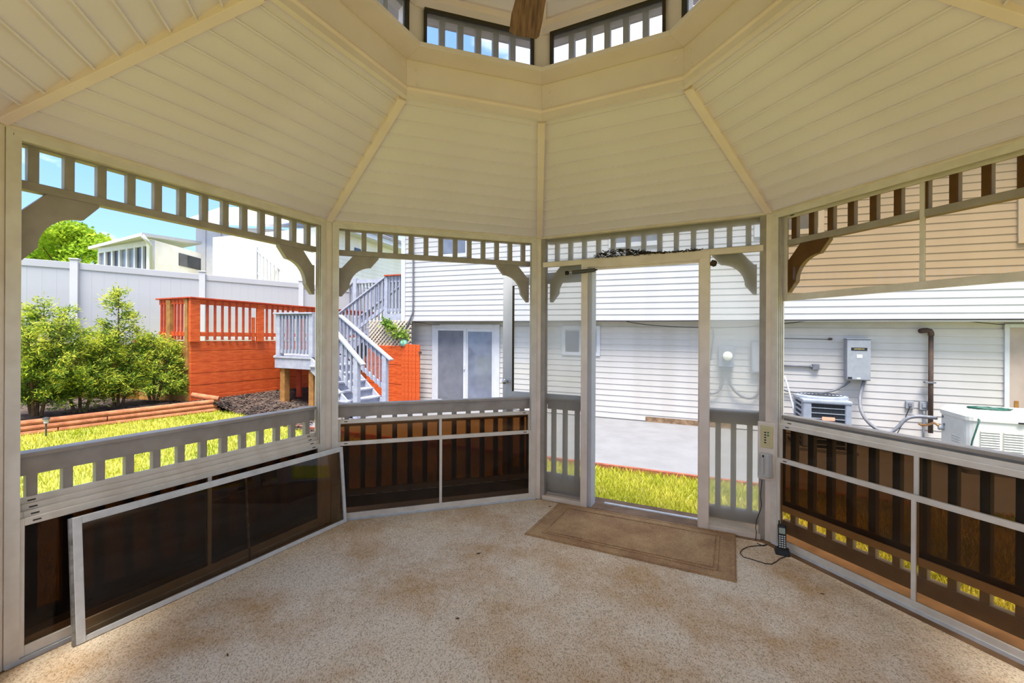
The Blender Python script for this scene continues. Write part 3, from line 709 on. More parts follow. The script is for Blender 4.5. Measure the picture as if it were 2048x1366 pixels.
# ---- grass blades
def grass(name, region, count, seed, material, h0, h1, label):
    rs = np.random.RandomState(seed); P = region(rs, count); n = len(P)
    a = rs.uniform(0, 2*np.pi, n); h = rs.uniform(h0, h1, n); wd_ = rs.uniform(.0035, .007, n); lean = rs.uniform(.1, .75, n)*h; la = rs.uniform(0, 2*np.pi, n)
    dx, dy = np.cos(a)*wd_, np.sin(a)*wd_; z0 = zg(P[:, 0], P[:, 1])-.004
    V = np.zeros((n, 5, 3)); mx_, my_ = P[:, 0]+np.cos(la)*lean*.35, P[:, 1]+np.sin(la)*lean*.35
    V[:, 0] = np.stack([P[:, 0]-dx, P[:, 1]-dy, z0], 1); V[:, 1] = np.stack([P[:, 0]+dx, P[:, 1]+dy, z0], 1)
    V[:, 2] = np.stack([mx_+dx*.8, my_+dy*.8, z0+h*.6], 1); V[:, 3] = np.stack([mx_-dx*.8, my_-dy*.8, z0+h*.6], 1)
    V[:, 4] = np.stack([P[:, 0]+np.cos(la)*lean, P[:, 1]+np.sin(la)*lean, z0+h], 1)
    b = np.arange(n)*5
    loops = np.stack([b, b+1, b+2, b+3, b+3, b+2, b+4], 1).ravel(); starts = (np.arange(n)*7)[:, None]+np.array([0, 4]); tot = np.tile([4, 3], n)
    me = bpy.data.meshes.new(name); me.vertices.add(n*5); me.vertices.foreach_set('co', V.ravel())
    me.loops.add(n*7); me.loops.foreach_set('vertex_index', loops.astype(np.int32)); me.polygons.add(n*2)
    me.polygons.foreach_set('loop_start', starts.ravel().astype(np.int32)); me.polygons.foreach_set('loop_total', tot.astype(np.int32))
    me.update(); me.validate(); me.materials.append(MAT[material])
    o = bpy.data.objects.new(name, me); COL.objects.link(o); return tag(o, label, 'grass', kind='stuff')
def reg_door(rs, n):                                 # between gazebo and patio
    u = rs.uniform(-5.0, 6.0, n); v = rs.uniform(3.68, 6.1, n)
    P = np.stack([HF.o[0]+HF.u[0]*u+HF.n[0]*v, HF.o[1]+HF.u[1]*u+HF.n[1]*v], 1)
    d = np.hypot(P[:, 0]-CEN.x, P[:, 1]-CEN.y); return P[d > 2.35]
TB0, TB1 = atY(15, 878, 7.22), atY(427, 825, 9.25)   # landscape timber line (foot)
MF = [None, None, atY(470, 829, 9.0), atY(560, 843, 8.3), atY(640, 852, 7.9), atY(790, 862, 7.6)]   # mulch front edge
def reg_left(rs, n):
    P = np.stack([rs.uniform(-9.6, -1.2, n), rs.uniform(1.5, 11.3, n)], 1)
    d = np.hypot(P[:, 0]-CEN.x, P[:, 1]-CEN.y)
    td = (TB1-TB0); side = (P[:, 0]-TB0.x)*td.y-(P[:, 1]-TB0.y)*td.x
    ok = (d > 2.4) & (side > .12*td.length)
    # mulch border to the far side
    for q0, q1 in ((TB1, MF[2]), (MF[2], MF[3]), (MF[3], MF[4]), (MF[4], MF[5])):
        inx = (P[:, 0] >= q0.x-.02) & (P[:, 0] <= q1.x); yl = q0.y+(P[:, 0]-q0.x)/(q1.x-q0.x)*(q1.y-q0.y)
        ok &= ~(inx & (P[:, 1] > yl))
    ok &= ~(P[:, 0] > MF[5].x-.05) | (P[:, 1] < 5.5)
    # skip what the gazebo itself always hides
    return P[ok]
grass('grass_blades', reg_left, 70000, 1, 'grass', .035, .085, 'bright green lawn grass beyond the railing')
grass('grass_blades', reg_door, 90000, 2, 'grass', .04, .10, 'bright green grass strip outside the doorway')
grass('dry_grass', reg_door, 22000, 3, 'grass_dry', .02, .06, 'pale dry thatch blades mixed in the grass outside the doorway')
grass('dry_grass', reg_left, 10000, 4, 'grass_dry', .02, .05, 'pale dry thatch blades mixed in the lawn beyond the railing')

# ================================================================== THE HOUSE
house = empty('house', HF.w(0, 0, PATZ), 'white clapboard house with overhanging upper storey facing the gazebo', 'building')
EX = .1215
def board(fr, u0, u1, n, l0, ex, material, parent, name='siding_board', th=.013):
    m = MB(); k = 0
    p = [(n+th, l0), (n+.003, l0+ex+.004), (n-.02, l0+ex+.004), (n-.02, l0)]
    a = [fr.w(u0, q[0], q[1]) for q in p]; b = [fr.w(u1, q[0], q[1]) for q in p]
    m.v = [tuple(x) for x in a+b]; m.f = [(0, 1, 2, 3), (7, 6, 5, 4)]+[(i, 4+i, 4+(i+1) % 4, (i+1) % 4) for i in range(4)]
    return m.build(name, material, parent)
OV = .30
UB = HF.hit(1290, 640.5, OV)[1]
for k in range(29): board(HF, -5.86, 9.5, OV, UB+k*EX, EX, 'siding_white', house)
for k in range(16): board(HF, -5.80, 9.5, .0, PATZ+.02+k*EX, EX, 'siding_low', house)
MB().fb(HF, -5.93, 9.5, -.02, OV+.012, UB-.022, UB).build('soffit', 'siding_low', house)
MB().fb(HF, -5.96, -5.84, OV-.09, OV+.028, UB-.02, UB+29*EX).build('corner_board', 'trim_white', house)
MB().fb(HF, -5.87, -5.78, -.1, .018, PATZ, UB-.02).build('corner_board', 'trim_white', house)
MB().fb(HF, -5.95, 9.5, -5.0, OV-.01, UB, UB+29*EX).build('upper_storey_core', 'siding_white', house)
MB().fb(HF, -5.82, 9.5, -5.0, -.015, PATZ-.05, UB-.02).build('lower_storey_core', 'siding_low', house)
MB().fb(HF, -6.4, 9.8, -3, OV+.5, UB+29*EX, UB+29*EX+.15).build('roof_eave', 'trim_white', house)
# missing strip of siding at the foot of the wall
u0, _l = HF.hit(1291, 842, .02); u1, _l = HF.hit(1405, 850, .02)
MB().fb(HF, u0, u1+.6, .010, .018, PATZ+.0, PATZ+.105).build('bare_foundation', 'foundation', house)
# sliding glass door
sdo = empty('sliding_door', HF.w(-4.27, .03, PATZ), parent=house)
def hbox(name, mat_, par, u0, u1, n0, n1, l0, l1, bv=0): return MB().fb(HF, u0, u1, n0, n1, l0, l1).build(name, mat_, par, bevel=bv)
m = MB(); m.fb(HF, -5.21, -5.07, .0, .045, PATZ, 1.74); m.fb(HF, -3.47, -3.33, .0, .045, PATZ, 1.74); m.fb(HF, -5.07, -3.47, .0, .045, 1.635, 1.74); m.fb(HF, -5.07, -3.47, 0, .05, PATZ, -.20); m.build('door_surround', 'trim_white', sdo, bevel=.004)
m = MB(); m.fb(HF, -5.07, -5.03, .02, .05, -.20, 1.635); m.fb(HF, -4.30, -4.22, .02, .05, -.20, 1.635); m.fb(HF, -5.03, -4.30, .02, .05, 1.58, 1.635); m.fb(HF, -5.03, -4.30, .02, .05, -.20, -.15); m.build('screen_frame', 'trim_white', sdo, bevel=.003)
hbox('screen_panel', 'screen_mesh', sdo, -5.03, -4.30, .028, .032, -.15, 1.58)
m = MB(); m.fb(HF, -4.22, -4.18, .01, .035, -.20, 1.635); m.fb(HF, -3.53, -3.47, .01, .035, -.20, 1.635); m.fb(HF, -4.18, -3.53, .01, .035, 1.56, 1.635); m.fb(HF, -4.18, -3.53, .01, .035, -.2, -.12); m.build('door_sash', 'trim_white', sdo, bevel=.003)
hbox('pane', 'window_glass', sdo, -4.18, -3.53, .016, .022, -.12, 1.56)
hbox('handle', 'trim_white', sdo, -4.285, -4.245, .05, .075, .62, .74, .004)
hbox('kick_rail', 'conduit', sdo, -5.03, -4.30, .033, .036, -.15, -.08)
# small basement window
sw = empty('basement_window', HF.w(-1.4, .03, 1.1), parent=house)
m = MB(); m.fb(HF, -1.80, -.94, 0, .035, 1.63, 1.72); m.fb(HF, -1.80, -.94, 0, .035, 1.06, 1.13); m.fb(HF, -1.80, -1.72, 0, .035, 1.13, 1.63); m.fb(HF, -1.02, -.94, 0, .035, 1.13, 1.63); m.fb(HF, -1.40, -1.35, 0, .03, 1.13, 1.63); m.build('window_trim', 'trim_white', sw, bevel=.003)
for a, b in ((-1.72, -1.40), (-1.35, -1.02)): hbox('pane', 'dark_glass', sw, a+.02, b-.02, .018, .024, 1.15, 1.60)
# upper windows
def up_window(u0, u1, l0, l1):
    w_ = empty('upper_window', HF.w((u0+u1)/2, OV+.03, l0), parent=house); t = .09
    m = MB(); m.fb(HF, u0-t, u1+t, OV, OV+.04, l1, l1+t); m.fb(HF, u0-t, u1+t, OV, OV+.045, l0-t, l0); m.fb(HF, u0-t, u0, OV, OV+.04, l0, l1); m.fb(HF, u1, u1+t, OV, OV+.04, l0, l1); m.fb(HF, u0, u1, OV, OV+.03, (l0+l1)/2-.02, (l0+l1)/2+.02)
    m.build('window_trim', 'trim_white', w_, bevel=.004)
    hbox('pane', 'window_glass', w_, u0, u1, OV+.014, OV+.02, l0, (l0+l1)/2-.02); hbox('pane', 'window_glass', w_, u0, u1, OV+.014, OV+.02, (l0+l1)/2+.02, l1)
a = HF.hit(882, 480, OV+.04); b = HF.hit(929, 506, OV+.04)
up_window(a[0], b[0]+.02, b[1], b[1]+1.05)
up_window(-.62, .26, 3.42, 4.5); up_window(2.05, 2.95, 3.45, 4.5)
a = HF.hit(2042, 475, OV+.04); up_window(a[0]+.06, a[0]+1.0, a[1], a[1]+1.35)
# back door
bd = empty('back_door', HF.w(6.0, .02, PATZ), parent=house)
a = HF.hit(2009, 650, .03)[0]
m = MB(); m.fb(HF, a, a+.06, .0, .04, PATZ, 1.78); m.fb(HF, a+.06, a+1.05, 0, .04, 1.72, 1.78); m.fb(HF, a+1.05, a+1.12, 0, .04, PATZ, 1.78); m.build('door_surround', 'trim_white', bd, bevel=.004)
m = MB(); m.fb(HF, a+.06, a+.30, .0, .024, PATZ, 1.72); m.fb(HF, a+.82, a+1.05, 0, .024, PATZ, 1.72); m.fb(HF, a+.30, a+.82, 0, .024, 1.46, 1.72); m.fb(HF, a+.30, a+.82, 0, .024, PATZ, .16); m.build('door_leaf', 'door_taupe', bd, bevel=.004)
m = MB(); m.fb(HF, a+.26, a+.30, .024, .034, .12, 1.50); m.fb(HF, a+.82, a+.86, .024, .034, .12, 1.50); m.fb(HF, a+.30, a+.82, .024, .034, 1.46, 1.50); m.fb(HF, a+.30, a+.82, .024, .034, .12, .16); m.fb(HF, a+.30, a+.82, .02, .03, .80, .815); m.build('glazing_bead', 'door_taupe', bd)
hbox('pane', 'window_glass', bd, a+.30, a+.82, .008, .014, .16, 1.46)
hbox('lock_plate', 'brass', bd, a+.12, a+.17, .024, .034, .28, .56, .003)
MB().tube([HF.w(a+.145, .03, .42), HF.w(a+.145, .07, .42), HF.w(a+.25, .075, .42)], .009, 8).build('lever', 'brass', bd, smooth=True)

def wire(name, material, r, pts, n, label, cat, smooth_steps=4, seg=8, parent=None):
    P = [hw(n if len(p) < 3 else p[2], p[0], p[1]) for p in pts]; Q = []
    for i in range(len(P)-1):                        # Catmull-Rom
        p0, p1, p2, p3 = P[max(i-1, 0)], P[i], P[i+1], P[min(i+2, len(P)-1)]
        for k in range(smooth_steps):
            t = k/smooth_steps
            Q.append(.5*((2*p1)+(p2-p0)*t+(2*p0-5*p1+4*p2-p3)*t*t+(3*p1-p0-3*p2+p3)*t**3))
    Q.append(P[-1])
    return MB().tube(Q, r, seg).build(name, material, parent, smooth=True, label=label, cat=cat)
# cables under the overhang
wire('overhang_cable', 'cable_black', .010, ((825, 643), (900, 643), (1000, 643), (1100, 642.5), (1180, 641.7), (1260, 642), (1340, 641.8), (1420, 641), (1600, 640), (1800, 639), (2048, 638.5)), OV+.02, 'thin black cable clipped along the underside of the upper storey', 'cable', 2)
wire('sagging_cable', 'cable_black', .007, ((1253, 643), (1290, 649), (1340, 653), (1398, 655), (1440, 655.5), (1500, 653), (1560, 648), (1615, 642)), OV-.05, 'thin black cable sagging below the overhang outside the doorway', 'cable')
wire('short_cable', 'cable_black', .006, ((828, 644), (846, 646), (862, 649), (880, 650)), .2, 'short black cable drooping above the sliding door', 'cable')
wire('door_cable', 'cable_black', .006, ((1930, 642), (1960, 645), (1990, 648), (2010, 649)), .2, 'short black cable drooping toward the taupe back door', 'cable')
wire('downlead_conduit', 'conduit', .022, ((826.5, 470), (826.5, 500), (826.5, 570), (826, 620), (823, 632), (815, 650), (806, 668)), OV+.05, 'grey conduit running down the house corner behind the lattice', 'conduit', 4, 10)

# electric meter behind the hazy sidelight
q0 = HF.hit(1437, 693, .16); q1 = HF.hit(1474, 735, .16)
em = empty('electric_meter', HF.w((q0[0]+q1[0])/2, .05, q1[1]), 'grey electric meter box with a round dial on the house wall', 'electric meter')
hbox('meter_box', 'meter_grey', em, q0[0], q1[0]-.05, .012, .16, q1[1], q0[1], .01)
cx, cz = HF.hit(1455, 712, .16)
MB().tube([HF.w(cx, .16, cz), HF.w(cx, .215, cz), HF.w(cx, .235, cz)], [.085, .085, .07], 20).build('dial', 'vent_cream', em, smooth=True)
hbox('lower_box', 'meter_grey', em, q0[0]+.03, q1[0]-.1, .012, .12, q1[1]-.06, q1[1], .006)
wire('meter_conduit', 'conduit', .024, ((1443, 738), (1444, 750), (1446, 757), (1444, 768), (1438, 780), (1431, 786), (1420, 787)), .09, 'short grey conduit dropping from the electric meter', 'conduit', 4, 10)
wire('loop_conduit', 'conduit', .026, ((1461, 738), (1460, 750), (1460, 764), (1465, 776), (1478, 789), (1495, 796), (1510, 793), (1520, 778), (1524, 765), (1530, 752)), .09, 'grey conduit looping between meter and breaker box', 'conduit', 4, 10)
q0 = HF.hit(1503, 684, .12); q1 = HF.hit(1552, 749, .12)
bb_ = empty('breaker_box', HF.w((q0[0]+q1[0])/2, .05, q1[1]), 'tall grey breaker box on the house wall beside the meter', 'electrical box')
hbox('box_body', 'metal_box', bb_, q0[0], q1[0], .012, .12, q1[1], q0[1], .012)
hbox('box_cover', 'metal_box', bb_, q0[0]+.02, q1[0]-.02, .12, .13, q1[1]+.03, q0[1]-.03, .004)
wire('meter_cable', 'conduit', .010, ((1424, 655), (1427, 668), (1424, 690), (1421, 720)), .03, 'thin grey cable running down the wall beside the door frame', 'cable')
# conduit with junction box
q = HF.hit(1632, 734, .07)
jb = empty('junction_box', HF.w(q[0], .02, q[1]-.05), 'small grey junction box on a horizontal conduit above the air conditioner', 'junction box')
hbox('box_body', 'conduit', jb, q[0]-.052, q[0]+.052, .012, .075, q[1]-.052, q[1]+.052, .005)
a = HF.hit(1560, 732, .04); MB().tube([HF.w(a[0], .04, q[1]+.005), HF.w(q[0]-.05, .04, q[1])], .017, 10).build('conduit_run', 'conduit', jb, smooth=True)
MB().tube([HF.w(q[0]-.085, .04, q[1]), HF.w(q[0]-.05, .04, q[1])], .026, 10).build('conduit_nut', 'conduit', jb, smooth=True)
# spigot-like black wall fitting with rod
q = HF.hit(1661, 678, .05); a = HF.hit(1560, 678, .04)
wf = empty('wall_fitting', HF.w(q[0], .02, q[1]-.03), 'dark oval wall fitting at the end of a thin rod under the overhang', 'wall fitting')
MB().ball(HF.w(q[0], .035, q[1]), .036, 12, 8, .6).build('fitting_knob', 'iron_pipe', wf, smooth=True)
MB().tube([HF.w(a[0], .03, q[1]+.0), HF.w(q[0]-.02, .03, q[1]-.005)], .005, 6).build('rod', 'cable_black', wf)
# transfer switch box
q0 = HF.hit(1694, 677, .20); q1 = HF.hit(1742, 762, .20)
ts = empty('transfer_switch', HF.w((q0[0]+q1[0])/2, .1, q1[1]), 'tall light grey transfer switch box with black name strip on the wall', 'electrical box')
hbox('box_body', 'metal_box', ts, q0[0], q1[0], .012, .185, q1[1], q0[1]-.012, .006)
hbox('box_door', 'metal_box', ts, q0[0]+.004, q1[0]-.004, .185, .20, q1[1]+.012, q0[1]-.02, .005)
hbox('box_lid', 'metal_box', ts, q0[0]-.01, q1[0]+.01, .012, .21, q0[1]-.012, q0[1], .004)
wdt = q1[0]-q0[0]; hb = q0[1]-q1[1]; xc = (q0[0]+q1[0])/2+.01
hbox('name_strip', 'label_black', ts, q0[0]+wdt*.18, q0[0]+wdt*.84, .20, .204, q0[1]-hb*.285, q0[1]-hb*.215)
text_part('lettering', 'GENERAC', .034, HF.w(q0[0]+wdt*.51, .2055, q0[1]-hb*.25), (HF.u[0], HF.u[1], 0), (0, 0, 1), 'label_gold', ts)
hbox('white_sticker', 'label_white', ts, q0[0]+wdt*.42, q0[0]+wdt*.64, .20, .203, q0[1]-hb*.46, q0[1]-hb*.38)
hbox('dark_sticker', 'label_black', ts, q0[0]+wdt*.04, q0[0]+wdt*.22, .20, .203, q1[1]+hb*.03, q1[1]+hb*.075)
hbox('white_sticker', 'label_white', ts, q0[0]+wdt*.42, q0[0]+wdt*.57, .20, .203, q1[1]+hb*.03, q1[1]+hb*.065)
wire('switch_conduit', 'conduit', .026, ((1728, 762, .1), (1724, 776, .13), (1720, 795, .2), (1721, 815, .35), (1729, 835, .6), (1745, 852, .9), (1763, 862, 1.0), (1783, 863, 1.0), (1797, 853, 1.0), (1807, 842, 1.0), (1819, 835, 1.0), (1838, 833, 1.0), (1858, 834.5, 1.0), (1874, 836, 1.05)), .1, 'thick grey flexible conduit drooping from the switch box to the generator', 'conduit', 4, 10)
wire('left_conduit', 'conduit', .018, ((1560, 776), (1575, 782), (1600, 785), (1640, 785), (1665, 782), (1685, 773), (1700, 763)), .06, 'grey conduit curving from the switch box behind the air conditioner', 'conduit', 4, 10)
wire('refrigerant_line', 'label_white', .014, ((1569, 752), (1576, 775), (1583, 802), (1590, 830)), .4, 'pale pipe slanting down to the air conditioner', 'pipe', 3, 8)
# black iron pipe with elbow
pi = empty('iron_pipe', hw(.10, 1862, 862), 'dark iron gas pipe with a top elbow running down the wall', 'pipe')
q = HF.hit(1862, 663, .10); q2 = HF.hit(1862, 866, .10)
MB().tube([HF.w(q[0], .10, q2[1]), HF.w(q[0], .10, q[1]-.06)], .034, 12).build('riser', 'iron_pipe', pi, smooth=True)
MB().tube([HF.w(q[0], .10, q[1]-.07), HF.w(q[0], .10, q[1]-.02), HF.w(q[0]-.012, .10, q[1]+.006), HF.w(q[0]-.05, .10, q[1]+.018), HF.w(q[0]-.095, .09, q[1]+.016), HF.w(q[0]-.10, .012, q[1]+.01)], .042, 12).build('elbow', 'iron_pipe', pi, smooth=True)
z_ = HF.hit(1862, 765, .1)[1]
hbox('clamp', 'conduit', pi, q[0]-.085, q[0]+.055, .062, .145, z_-.014, z_+.014, .003)
wire('gas_fitting', 'brass', .016, ((1838, 848, .2), (1846, 851, .3), (1858, 849, .4), (1868, 846, .6), (1876, 851, .9)), .3, 'brass and copper gas fitting feeding the generator', 'fitting', 4, 10)
# outlets
for px, py, w_, h_, lab in ((1820, 810, .055, .065, 'small grey wall outlet with a thin cord plugged in'), (1848, 812, .058, .07, 'small grey covered box beside the iron pipe')):
    q = HF.hit(px, py, .05); o_ = empty('wall_outlet', HF.w(q[0], .02, q[1]-h_), lab, 'outlet')
    hbox('outlet_box', 'metal_box', o_, q[0]-w_, q[0]+w_, .012, .055, q[1]-h_, q[1]+h_, .006)
    hbox('outlet_face', 'conduit' if px < 1830 else 'metal_box', o_, q[0]-w_*.45, q[0]+w_*.45, .055, .068, q[1]-h_*.4, q[1]+h_*.5, .003)
wire('power_cord', 'cable_black', .007, ((1820, 812), (1815, 825), (1806, 845), (1795, 866), (1788, 880)), .1, 'thin black cord slanting down from the wall outlet', 'cord', 3, 6)
q = HF.hit(1842, 840, .06)
wire('outlet_pipe', 'metal_box', .013, ((1848, 822), (1848, 840), (1847, 880)), .04, 'thin pale pipe below the covered box', 'pipe', 2, 8)

# air conditioner
A0 = HF.hit(1607, 800, 1.35)[0]; A1 = HF.hit(1702, 806, 1.35)[0]; AT = HF.hit(1650, 800, 1.3)[1]; AZ = PATZ+.05
ac = empty('air_conditioner', HF.w((A0+A1)/2, 1.0, PATZ), 'blue-grey outdoor air conditioner with an orange badge by the wall', 'air conditioner')
hbox('base_pad', 'concrete', ac, A0-.08, A1+.08, .50, 1.43, PATZ, AZ)
hbox('coil_core', 'ac_dark', ac, A0+.02, A1-.02, .62, 1.33, AZ, AT-.06)
for a, b, n0, n1 in ((A0-.01, A0+.11, 1.22, 1.36), (A1-.075, A1+.01, 1.22, 1.36), (A0-.01, A0+.08, .58, .70), (A1-.08, A1+.01, .58, .70)): hbox('corner_post', 'ac_blue', ac, a, b, n0, n1, AZ, AT-.03, .02)
nb = 8
for k in range(nb):
    z_ = AZ+.05+k*(AT-.10-AZ)/nb
    hbox('front_louver', 'ac_blue', ac, A0+.10, A1-.07, 1.33, 1.350, z_, z_+.011, .003)
    hbox('side_louver', 'ac_blue', ac, A0-.008, A0+.018, .68, 1.24, z_, z_+.032, .004)
for k in range(22):
    u = A0+.115+k*(A1-.085-A0-.115)/21; hbox('grille_wire', 'ac_dark', ac, u-.003, u+.003, 1.332, 1.342, AZ+.04, AT-.06)
hbox('top_pan', 'ac_blue', ac, A0-.02, A1+.02, .57, 1.37, AT-.06, AT+.005, .02)
um = (A0+A1)/2
MB().tube([HF.w(um, .97, AT), HF.w(um, .97, AT+.035), HF.w(um, .97, AT+.05)], [.37, .36, .30], 28).build('fan_shroud', 'ac_blue', ac, smooth=False)
for k in range(6):
    r_ = .05+k*.05
    pts = [HF.w(um+r_*math.cos(t*math.pi/12), .97+r_*math.sin(t*math.pi/12), AT+.056) for t in range(25)]
    MB().tube(pts, .004, 5, cap=False).build('fan_guard_ring', 'ac_dark', ac)
bz = AZ+(AT-AZ)*.62; hbox('badge', 'badge', ac, A0+.10+(A1-A0-.17)*.32, A0+.10+(A1-A0-.17)*.70, 1.355, 1.364, bz-.028, bz+.028, .008)

# generator
G0 = HF.hit(1936, 840, 1.85)[0]; GT = HF.hit(1950, 836, 1.85)[1]; G1 = G0+1.2; gn0, gn1 = 1.05, 1.85
ge = empty('generator', HF.w((G0+G1)/2, 1.45, PATZ), 'cream standby generator enclosure with louvred front and sloping lid', 'generator')
def round_box(u0, u1, n0, n1, r, z0, z1):
    pts = []
    for cu_, cn_, st in ((u1-r, n0+r, -90), (u1-r, n1-r, 0), (u0+r, n1-r, 90), (u0+r, n0+r, 180)):
        for k in range(5):
            t = math.radians(st+k*22.5); pts.append((cu_+r*math.cos(t), cn_+r*math.sin(t)))
    return pts
rp = round_box(G0, G1, gn0, gn1, .10, 0, 0)
MB().prism([HF.w(u, n, PATZ+.06) for u, n in rp], (0, 0, GT-PATZ-.10)).build('body', 'generator', ge, smooth=False)
MB().prism([HF.w(u, n, PATZ) for u, n in round_box(G0-.03, G1+.03, gn0-.03, gn1+.03, .05, 0, 0)], (0, 0, .06)).build('base_pad', 'concrete', ge)
rl = round_box(G0-.015, G1+.015, gn0-.015, gn1+.015, .11, 0, 0); m = MB(); lo_ = [HF.w(u, n, GT-.04) for u, n in rl]; mi_ = [HF.w(u, n, GT+.012) for u, n in rl]
hi_ = [HF.w((u-(G0+G1)/2)*.90+(G0+G1)/2, (n-1.45)*.80+1.40, GT+.085) for u, n in rl]; nn = len(rl)
m.v = [tuple(p) for p in lo_+mi_+hi_]; m.f = [tuple(range(nn-1, -1, -1)), tuple(range(2*nn, 3*nn))]
for i in range(nn):
    j = (i+1) % nn; m.f += [(i, j, nn+j, nn+i), (nn+i, nn+j, 2*nn+j, 2*nn+i)]
m.build('lid', 'generator', ge)
gl0 = HF.hit(1961, 870, 1.86); 
for c_ in range(2):
    ua = gl0[0]+c_*.225
    hbox('vent_recess', 'vent_cream', ge, ua-.005, ua+.20, 1.848, 1.853, GT-.58, GT-.14)
    for k in range(13):
        z_ = GT-.16-k*.032
        m = MB(); m.hexa([HF.w(ua, 1.852, z_-.014), HF.w(ua+.195, 1.852, z_-.014), HF.w(ua+.195, 1.875, z_-.018), HF.w(ua, 1.875, z_-.018), HF.w(ua, 1.852, z_+.006), HF.w(ua+.195, 1.852, z_+.006), HF.w(ua+.195, 1.873, z_-.012), HF.w(ua, 1.873, z_-.012)]); m.build('louver', 'generator', ge)
for k in range(6): hbox('side_louver', 'generator', ge, G0-.012, G0+.004, 1.42, 1.66, GT-.30-k*.035, GT-.285-k*.035)
for n_, z_ in ((1.18, GT-.09), (1.22, GT-.20)): MB().tube([HF.w(G0-.012, n_, z_), HF.w(G0+.01, n_, z_)], .018, 10).build('side_knob', 'conduit', ge)
MB().tube([HF.w(G0-.06, 1.2, GT-.26), HF.w(G0+.01, 1.2, GT-.26)], .028, 12).build('conduit_hub', 'metal_box', ge)
hbox('lock_catch', 'label_black', ge, gl0[0]+.36, gl0[0]+.43, 1.865, 1.885, GT-.04, GT-.02, .003)
# green extension cord on the lid
pts = []; R3 = random.Random(5)
for k in range(150):
    t = k*.42; c_ = (G0+.36+.02*math.sin(k*.13), 1.50)
    pts.append(HF.w(c_[0]+.22*math.cos(t)*(.75+.25*R3.random()), c_[1]+.10*math.sin(t)*(.6+.4*R3.random()), GT+.088+.012*R3.random()+.0001*k))
for a, b, c_ in ((-.02, 1.68, .06), (-.03, 1.78, .03), (-.02, 1.885, -.02), (-.06, 1.90, -.15), (-.10, 1.905, -.30), (-.13, 1.91, -.48)): pts.append(HF.w(G0+.12+a, b, GT+c_))
MB().tube(pts, .009, 6).build('extension_cord', 'cord_green', label='green extension cord coiled on top of the generator lid', cat='cord', smooth=True)

# ================================================================== GARDEN BED, TIMBERS, RETAINING WALL
K = atY(381, 795, 9.3); Mr = atY(640, 770, 12.4)
rd = Vector((Mr.x-K.x, Mr.y-K.y, 0)).normalized(); rp_ = Vector((-rd.y, rd.x, 0))           # along / to the back
RW = fr2(K, Mr); RW.n = (rd.y, -rd.x); RW.L = (Mr-K).length
Rr = Vector((K.x, K.y, 0))+rp_*1.05; Re = Vector((K.x, K.y, 0))+rp_*1.85; Rl = Vector((-10.6, 9.0, 0))
RTOP = 1.36
fr_pts = [Vector((TB0.x-.6, TB0.y-.9, TB0.z+.20)), Vector((TB0.x, TB0.y, TB0.z+.20)), Vector((TB1.x, TB1.y, TB1.z+.20)), MF[2]+Vector((0, 0, .02)), MF[3], MF[4], MF[5], MF[5]+Vector((1.2, -.4, 0))]
for p in fr_pts[3:]: p.z = float(zg(p.x, p.y))+.012
bk_pts = [Rl+Vector((-.5, -.6, .15)), Re+Vector((-.6, -.3, .12)), Vector((K.x, K.y, .10)), Vector((K.x+rd.x*1.1, K.y+rd.y*1.1, .12)), Vector((K.x+rd.x*2.2, K.y+rd.y*2.2, .14)), Vector((Mr.x, Mr.y, .10)), HF.w(-7.0, .1, -.25), HF.w(-5.9, .1, -.27)]
m = MB(); NS = 8
for i in range(8):
    for k in range(NS+1):
        p = fr_pts[i].lerp(bk_pts[i], k/NS); m.v.append((p.x, p.y, p.z+(.02*math.sin(i*3.1+k*1.7) if 0 < k < NS else 0)))
for i in range(7):
    for k in range(NS): m.f.append((i*(NS+1)+k, (i+1)*(NS+1)+k, (i+1)*(NS+1)+k+1, i*(NS+1)+k+1))
m.build('garden_bed', 'soil', smooth=True, kind='structure')
fp = [W2.w(-.25, .30, 0), W2.w(1.30, .30, 0), HF.w(-1.25, 3.68, 0), HF.w(-5.6, 3.68, 0), MF[5], W2.w(-1.6, 1.2, 0)]
MB().prism([Vector((p.x, p.y, GZ-.02)) for p in fp], (0, 0, .035)).build('foundation_bed', 'mulch_chip', kind='structure')
mb = MB(); R4 = random.Random(11)
for k in range(5200):
    i = R4.choice((1, 2, 2, 3, 3, 3, 4, 4, 4, 5)); s_, t = R4.random(), R4.random()**1.3
    a = fr_pts[i].lerp(bk_pts[i], t); b = fr_pts[i+1].lerp(bk_pts[i+1], t); c = a.lerp(b, s_)+Vector((0, 0, .015))
    an = R4.uniform(0, 6.28); d = Vector((math.cos(an), math.sin(an), R4.uniform(-.3, .3)))*R4.uniform(.015, .05); e = Vector((-d.y, d.x, R4.uniform(-.01, .01))).normalized()*R4.uniform(.006, .014)
    mb.quad(c-d-e, c+d-e, c+d+e, c-d+e)
mb.build('mulch_chips', 'mulch_chip', label='scattered brown wood mulch chips in the garden bed', cat='mulch', kind='stuff')
